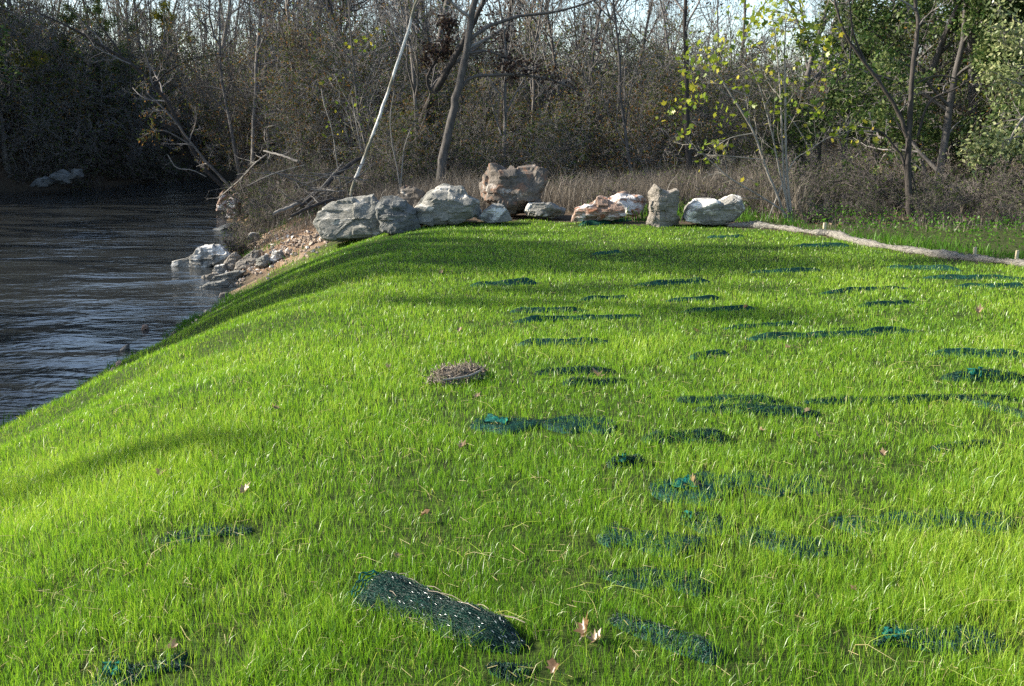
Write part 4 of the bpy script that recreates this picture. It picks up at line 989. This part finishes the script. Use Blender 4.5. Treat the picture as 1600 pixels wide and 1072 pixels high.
# ------------------------------------------------------------------ particular trees
def hero(name, label, paths, bark, spec, Y, seed, leaf=None, nleaf=0, lsize=0.1, tints=(0, 1), lobed=False, up_m=3.0, start=0.35, sides=10, leaf_px=None, cat='tree', twigmat=None, thin=1.0):
    r = np.random.default_rng(seed); tr, cr, lf = MB(), MB(), MB(); tips = []; base = None
    for i, path in enumerate(paths):
        dy = path[0][3] if len(path[0]) > 3 else 0.0
        pts = [P(a[0], a[1], Y+(a[3] if len(a) > 3 else 0)) for a in path]; rad = [a[2]/1600*Y*0.62*thin for a in path]
        if i == 0 or path[0][1] > 250:
            g = gz1(pts[0][0], pts[0][1])
            if pts[0][2] > g-0.1: kk = min(1.5, (pts[0][2]-g+0.25)/max(0.05, pts[1][2]-pts[0][2])); pts.insert(0, np.array([pts[0][0]+(pts[0][0]-pts[1][0])*kk, pts[0][1], g-0.25])); rad.insert(0, rad[0]*1.25)
            if base is None: base = np.array([pts[0][0], pts[0][1], g])
        if path[-1][1] <= 5 and up_m:
            d = pts[-1]-pts[-2]; d /= np.linalg.norm(d)
            for q in range(3):
                pts.append(pts[-1]+d*up_m/3+r.normal(0, 0.12, 3)); rad.append(rad[-1]*0.7)
        rr = np.interp(np.linspace(0, len(rad)-1, (len(pts)-1)*5+1), np.arange(len(rad)), rad); C = catmull(pts, 5)
        C[1:-1] += r.normal(0, 0.12, (len(C)-2, 3))*rr[1:-1, None]
        tr.tube(C, rr, sides)
        branchify(r, C, rr, 0, spec, [tr, cr, cr], tips, start)
    t = thing(name, label, cat, tuple(base))
    tr.build('trunk', bark, t)
    if cr.tubes: cr.build('twigs', twigmat or TWIG, t)
    L = []
    if leaf and nleaf:
        tp = np.array(tips); L.append(tp[r.integers(0, len(tp), nleaf)]+r.normal(0, 0.10, (nleaf, 3)))
    for (px, py, sx, sy, n_) in (leaf_px or []):
        L.append(np.array([P(px+r.normal(0, sx), py+r.normal(0, sy), Y+r.normal(0, 0.35)) for _ in range(n_)]))
    if L:
        L = [np.repeat(q, 2, 0)+r.normal(0, 0.07, (len(q)*2, 3)) if lobed else q for q in L]
        add_leaves(lf, np.concatenate(L), lsize, r, *tints, lobed=lobed); lf.build('leaves', leaf, t)
    return t

H_SP = [(7, .22, .9, .14, .02, 6, 5), (6, .42, .8, .2, .01, 5, 3), (6, .5, .8, .25, 0, 4, 3), (4, .5, .7, .25, 0, 3, 3)]
H_FEW = [(5, .10, .8, .15, .02, 4, 3), (3, .5, .8, .2, .0, 3, 3)]
hero('leaning_tree', 'slim white barked trunk leaning right above the debris pile', [[(553, 286, 5.0), (562, 264, 4.8), (578, 222, 5), (598, 168, 4.6), (618, 108, 4.5), (640, 40, 4.2), (652, 0, 4)]], BARK_WHITE, H_FEW, 22, 201, start=0.75, thin=0.85)
hero('forked_tree', 'thick grey tree with long side limbs left of the largest boulder', [[(688, 292, 13), (694, 240, 11), (704, 190, 10), (718, 130, 9.5), (730, 70, 9), (742, 0, 8)], [(716, 146, 4), (736, 122, 4), (790, 117, 3.6), (850, 122, 2.6), (900, 140, 1.6)], [(730, 66, 5), (760, 44, 4.4), (810, 26, 3.8), (870, 18, 3), (930, 0, 2)], [(728, 84, 3.5), (760, 80, 3), (790, 90, 2.2), (830, 110, 1.2)]], BARK, H_SP, 22, 202, LEAF_BROWN, 900, 0.085, start=0.45)
hero('leaning_tree', 'dark trunk leaning right that crosses behind the thick grey tree', [[(632, 250, 12, 1), (654, 200, 10, 1), (676, 150, 9, .6), (700, 108, 8.5, .4), (726, 62, 7, .3), (752, 10, 6, .2), (756, 0, 5, .2)], [(676, 150, 5, .6), (668, 120, 4, .6), (690, 80, 3, .6), (712, 30, 2.5, .6)]], BARK_DARK, H_SP, 24, 203, LEAF_BROWN, 1600, 0.085, start=0.4)
hero('slender_tree', 'slender dark tree right of the thick forked one', [[(778, 240, 6), (784, 190, 5.5), (786, 120, 5), (792, 60, 4.5), (800, 0, 4)]], BARK_DARK, H_SP, 27, 204, LEAF_BROWN, 700, 0.09, start=0.3)
hero('straight_tree', 'straight dark trunk rising behind the upright tan stone', [[(1076, 312, 8.5), (1076, 240, 7.5), (1073, 170, 7), (1072, 90, 5.5), (1070, 40, 4.8), (1071, 0, 4.4)]], BARK_DARK, H_SP, 21.5, 205, LEAF_BROWN, 120, 0.08, start=0.5)
HY = gy(1245, 354)+0.7
hero('young_sycamore', 'multi stemmed young tree with large yellow green leaves by the straw roll',
     [[(1232, 356, 4.6), (1216, 310, 4.2), (1195, 258, 3.8), (1178, 208, 3.3), (1152, 164, 2.8), (1116, 108, 2.1), (1080, 62, 1.2)],
      [(1240, 356, 5), (1232, 300, 4.4), (1228, 230, 3.8), (1227, 150, 3.2), (1226, 90, 2.4), (1228, 30, 1.6), (1230, 0, 1.2)],
      [(1236, 356, 4.0), (1226, 290, 3.4), (1222, 220, 3), (1219, 140, 2.6), (1214, 80, 2.0), (1206, 20, 1.2)],
      [(1238, 355, 3.2), (1218, 268, 2.8), (1204, 200, 2.4), (1186, 134, 1.6), (1170, 96, 1)],
      [(1246, 356, 4.2), (1222, 330, 2.8), (1190, 308, 2.6), (1140, 278, 2.2), (1104, 246, 1.6), (1068, 220, 1)],
      [(1234, 262, 1.8), (1262, 236, 1.6), (1300, 212, 1.1), (1330, 204, .8)],
      [(1196, 250, 1.8), (1150, 245, 1.5), (1090, 240, .9)],
      [(1232, 180, 1.8), (1250, 206, 1.4), (1272, 246, .8)],
      [(1178, 208, 1.8), (1140, 216, 1.5), (1110, 236, .8)],
      [(1170, 150, 1.6), (1120, 130, 1.3), (1072, 96, .8)]],
     BARK_PALE, [(9, .26, .8, .12, .03, 5, 3), (5, .45, .7, .2, 0, 3, 3)], HY, 206, LEAF_YELLOW, 60, 0.08, tints=(0, 0.86), thin=0.8, lobed=True, up_m=0.8, start=0.45, sides=7, twigmat=BARK_PALE,
     leaf_px=[(1215, 22, 34, 14, 60), (1180, 30, 14, 12, 22), (1112, 88, 16, 10, 34), (1084, 92, 8, 12, 16), (1084, 140, 10, 14, 20), (1066, 166, 9, 8, 14), (1072, 205, 6, 8, 7), (1240, 60, 30, 18, 26), (1280, 60, 22, 22, 26), (1300, 100, 14, 14, 12), (1180, 110, 40, 20, 22), (1210, 170, 50, 22, 28), (1130, 196, 8, 8, 5), (1310, 205, 18, 8, 10), (1265, 160, 30, 26, 14), (1150, 60, 30, 20, 14)])
hero('forked_tree', 'dark trunk with a long limb reaching left at the right side of the woods',
     [[(1424, 356, 10), (1420, 300, 8.5), (1419, 240, 7.6), (1422, 180, 6.6), (1427, 100, 5.6), (1434, 40, 5), (1430, 0, 4.4)],
      [(1417, 214, 5.5), (1404, 176, 5), (1378, 134, 4.4), (1350, 96, 3.8), (1322, 56, 3.2), (1306, 10, 2.8), (1304, 0, 2.6)],
      [(1352, 96, 2.6), (1336, 60, 2.4), (1330, 30, 2), (1326, 0, 1.8)],
      [(1412, 256, 3), (1398, 230, 2.6), (1376, 206, 2.2), (1340, 198, 1.8), (1286, 194, 1)],
      [(1434, 212, 3), (1452, 160, 2.8), (1490, 140, 2.2), (1520, 122, 1.5)],
      [(1420, 250, 2), (1432, 300, 1.9), (1438, 330, 1.8), (1455, 372, 1.6)],
      [(1432, 130, 2.4), (1470, 118, 2), (1530, 134, 1.3), (1572, 140, .8)]],
     BARK_DARK, [(6, .14, .8, .15, .02, 5, 4), (5, .42, .8, .2, .01, 4, 3), (4, .5, .8, .25, 0, 3, 3)], gy(1424, 350)+0.9, 207, LEAF_OLIVE, 90, 0.08, start=0.5)
hero('leaning_tree', 'dark trunk leaning left far out over the stream', [[(346, 290, 5), (318, 262, 4.6), (290, 215, 4.4), (262, 160, 4.2), (240, 135, 4), (205, 100, 3.8), (160, 72, 3.4), (112, 44, 2.6), (60, 20, 1.8)], [(190, 86, 2.6), (172, 60, 2.2), (150, 30, 1.6), (130, 0, 1)], [(240, 135, 2.4), (262, 112, 2), (300, 92, 1.4), (350, 84, 1)]], BARK_DARK, H_SP, 36, 208, LEAF_DULL, 500, 0.09, start=0.4, up_m=0)
hero('leaning_tree', 'thin curved tree leaning left beside the trunk over the stream', [[(356, 288, 3.4), (320, 250, 3), (292, 214, 2.6), (262, 176, 2.2), (228, 144, 1.4)], [(300, 228, 2), (262, 206, 1.6), (240, 206, 1.2), (218, 216, .8)]], BARK, H_SP, 33, 209, LEAF_DULL, 300, 0.08, up_m=0)
hero('pale_leaved_tree', 'silvery pale leaved tree entering at the right picture edge', [[(1690, 330, 6), (1650, 240, 5), (1608, 180, 3.6), (1570, 232, 2)], [(1650, 240, 4.5), (1640, 120, 3.6), (1600, 60, 2.6), (1560, 40, 1.6)], [(1640, 150, 3), (1590, 130, 2), (1545, 110, 1)], [(1608, 210, 2), (1560, 222, 1.4), (1520, 240, .8)]], BARK_PALE, [(9, .3, .8, .15, -.02, 5, 4), (6, .5, .8, .2, -.03, 4, 3), (4, .5, .8, .2, -.03, 3, 3)], 16.5, 210, LEAF_PALE, 3200, 0.07, start=0.2, up_m=0)
hero('bare_sapling', 'thin bare sapling with a few yellow leaves left of the white trunk', [[(526, 250, 1.8), (518, 200, 1.6), (506, 160, 1.4), (502, 138, 1)], [(564, 236, 1.8), (556, 190, 1.4), (550, 150, 1)]], BARK_PALE, H_FEW, 23, 211, LEAF_YELLOW, 6, 0.08, lobed=True, leaf_px=[(568, 64, 16, 8, 11), (520, 125, 8, 8, 4), (530, 158, 12, 16, 5), (545, 190, 16, 10, 3), (640, 198, 10, 6, 3)], cat='sapling', start=0.3)
hero('bare_sapling', 'pale two stemmed bare sapling in front of the leaning dark trunk', [[(620, 262, 1.7), (612, 220, 1.5), (610, 180, 1.2), (616, 140, .9)], [(628, 264, 1.7), (632, 230, 1.4), (642, 200, 1)]], BARK_PALE, H_FEW, 21, 212, cat='sapling', start=0.3)

# ------------------------------------------------------------------ fallen logs and sticks
def log(name, label, pts, mat, spikes=0, seed=0, cat='log'):
    r = np.random.default_rng(seed); q = [P(a[0], a[1], a[3]) for a in pts]; rad = [a[2]/1600*a[3]*0.46 for a in pts]
    C = catmull(q, 6); rr = np.interp(np.linspace(0, len(rad)-1, len(C)), np.arange(len(rad)), rad); C[1:-1] += r.normal(0, 0.2, (len(C)-2, 3))*rr[1:-1, None]
    mb = MB(); mb.tube(C, rr, 9); tips = []
    for e in (0, -1): mb.polys(np.array([[C[e]+rr[e]*np.array([math.cos(k), 0.1, math.sin(k)])*0.97 for k in np.linspace(0, 6.28, 9, endpoint=False)]]), 0.5)
    o = mb.build(name, mat, origin=tuple(C[len(C)//2])); tag(o, label, cat)
    if spikes:
        m2 = MB(); branchify(r, C, rr*0.8, 0, [(spikes, .3, .9, .2, 0, 4, 3), (3, .5, .8, .25, 0, 3, 3)], [m2], tips, 0.1)
        t2 = m2.build('broken_branches', LOG, None, origin=tuple(o.location)); t2.parent = o; t2.location = (0, 0, 0)
    return o
log('fallen_log', 'dark rotten log slanting down the debris pile', [(565, 246, 6, 22.5), (540, 262, 7, 21.5), (505, 292, 7, 20.5), (470, 322, 6, 19.6)], BARK_DARK, 8, 1)
log('fallen_log', 'black log lying low in the debris pile behind the first boulder', [(520, 312, 6, 19.6), (490, 322, 6, 19.2), (455, 338, 5, 18.8)], BARK_DARK, 5, 2)
log('fallen_log', 'short pale weathered log end on the clay bank', [(466, 318, 7, 20), (448, 326, 8, 19.8), (428, 334, 5, 19.6)], BARK_PALE, 0, 3)
log('fallen_log', 'straight grey log lying at the top of the bank above the debris', [(412, 236, 3, 27), (440, 243, 4, 26.5), (466, 252, 4.5, 26)], LOG, 3, 4)
log('dead_branch', 'long bent root stick hanging down the eroded bank', [(416, 242, 2.6, 27), (398, 256, 2.6, 27), (372, 284, 2.6, 27.5), (340, 310, 2.2, 28.5)], LOG, 9, 5, 'branch')
log('dead_branch', 'bleached branch lying at the far end of the stream', [(262, 242, 1.6, 36), (276, 262, 1.8, 36), (300, 266, 1.8, 36), (322, 276, 1.4, 36)], BARK_PALE, 3, 6, 'branch')
log('dead_branch', 'thin crooked stick lying across the debris below the white trunk', [(495, 274, 1.6, 20.5), (512, 278, 1.5, 20.5), (545, 279, 1.4, 20.6), (578, 281, .8, 20.8)], LOG, 4, 7, 'branch')
log('dead_branch', 'stick pile slanting between the debris logs', [(530, 300, 1.8, 19.5), (500, 296, 1.8, 19.8), (474, 312, 1.5, 19.5)], LOG, 12, 8, 'branch')

sr = random.Random(31)
for k in range(16):
    x0, y0 = sr.uniform(430, 560), sr.uniform(268, 322); a_ = sr.uniform(-0.9, 0.5); L_ = sr.uniform(22, 60); Yd = sr.uniform(18.8, 21.5)
    log('dead_branch', 'grey dead stick in the tangled debris pile by the stream', [(x0-L_*math.cos(a_), y0-L_*math.sin(a_), 1.5, Yd), (x0+sr.uniform(-5, 5), y0+sr.uniform(-5, 5), 2.2, Yd+0.1), (x0+L_*math.cos(a_), y0+L_*math.sin(a_), 1.2, Yd+0.3)], LOG, 4, 300+k, 'branch')['group'] = 'dead sticks in the debris pile'

# ------------------------------------------------------------------ ground plants (stuff)
def build_weeds():
    r = np.random.default_rng(21); mb = MB()
    def patch(n, xr_, yr_, h0, h1, test, t0=0.0, t1=1.0, wd=0.006):
        x = r.uniform(*xr_, n); y = r.uniform(*yr_, n); k = test(x, y); x, y = x[k], y[k]; n = len(x)
        cl = vnoise(x, y, 0.9, 31)
        add_blades(mb, x, y, (h0+(h1-h0)*r.random(n))*(0.4+0.9*cl), wd*(0.7+0.6*r.random(n)), np.clip(t0+(t1-t0)*r.random(n)*(0.5+cl*0.7), 0, 1), 0.15+0.8*r.random(n)**1.2, r)
    inland = lambda x, y: (x > XRf(y)+0.5) & (y > lawn_far(x)+0.5)
    patch(26000, (-3, 4.8), (16.4, 22), 0.35, 0.9, lambda x, y: inland(x, y) & (y > lawn_far(x)+2.4), 0.0, 0.75)
    patch(13000, (-9, -2), (20.5, 27), 0.15, 0.5, lambda x, y: inland(x, y) & (x-XRf(y) > 1.2) & (y-x*0.5 > 23.0), 0.0, 0.7)
    patch(20000, (-12, -2), (23, 38), 0.2, 0.6, lambda x, y: (x-XRf(y) > 0.7) & (x-XRf(y) < 5), 0.0, 0.6, 0.009)
    patch(26000, (4, 17), (24, 37), 0.5, 1.0, lambda x, y: (x > 0.2*y) , 0.5, 1.0, 0.011)
    patch(9000, (3, 13), (15, 23), 0.1, 0.34, lambda x, y: inland(x, y) & (y > lawn_far(x)+2.6), 0.1, 0.9)
    patch(16000, (-8, 10), (22, 34), 0.4, 0.9, inland, 0.0, 0.5, 0.009)
    tag(mb.build('dead_weeds', STRAW), kind='stuff')
    mb = MB()
    patch(22000, (3.6, 10), (10, 19), 0.05, 0.2, lambda x, y: (y > lawn_far(x)+0.18) & (y < lawn_far(x)+2.0) & (x > 3.6), 0.1, 0.7, 0.01)
    patch(5000, (-7.5, -3), (17, 25), 0.05, 0.22, lambda x, y: inland(x, y) & (vnoise(x, y, 0.8, 77) > 0.62), 0.1, 0.8, 0.01)
    patch(9000, (-2, 5), (16.5, 26), 0.05, 0.35, lambda x, y: inland(x, y) & (vnoise(x, y, 0.6, 78) > 0.6), 0.1, 0.8, 0.012)
    patch(14000, (-5.8, -4.0), (6, 17), 0.06, 0.22, lambda x, y: (gz(x, y) < WATER+0.16) & (gz(x, y) > WATER-0.05) & (vnoise(x, y, 1.2, 79) > 0.4), 0.0, 0.6, 0.008)
    x = r.uniform(3.8, 11, 5200); y = lawn_far(x)+1.5+r.random(5200)**1.0*4.8
    pts = np.stack([x, y, gz(x, y)+0.03+0.22*r.random(5200)*np.clip((y-lawn_far(x))/2, 0, 1)], -1)
    add_leaves(mb, pts, 0.042, r, 0, 0.7)
    tag(mb.build('ground_cover', COVER), kind='stuff')
    # leaf litter
    mb = MB(); n = 9000; y = r.uniform(16, 34, n); x = r.uniform(-9, 16, n); k = inland(x, y) & (y > lawn_far(x)+2); x, y = x[k], y[k]
    add_leaves(mb, np.stack([x, y, gz(x, y)+0.02], -1), 0.08, r, 0, 1, droop=0); tag(mb.build('leaf_litter', LEAF_DRY), kind='stuff')
build_weeds()
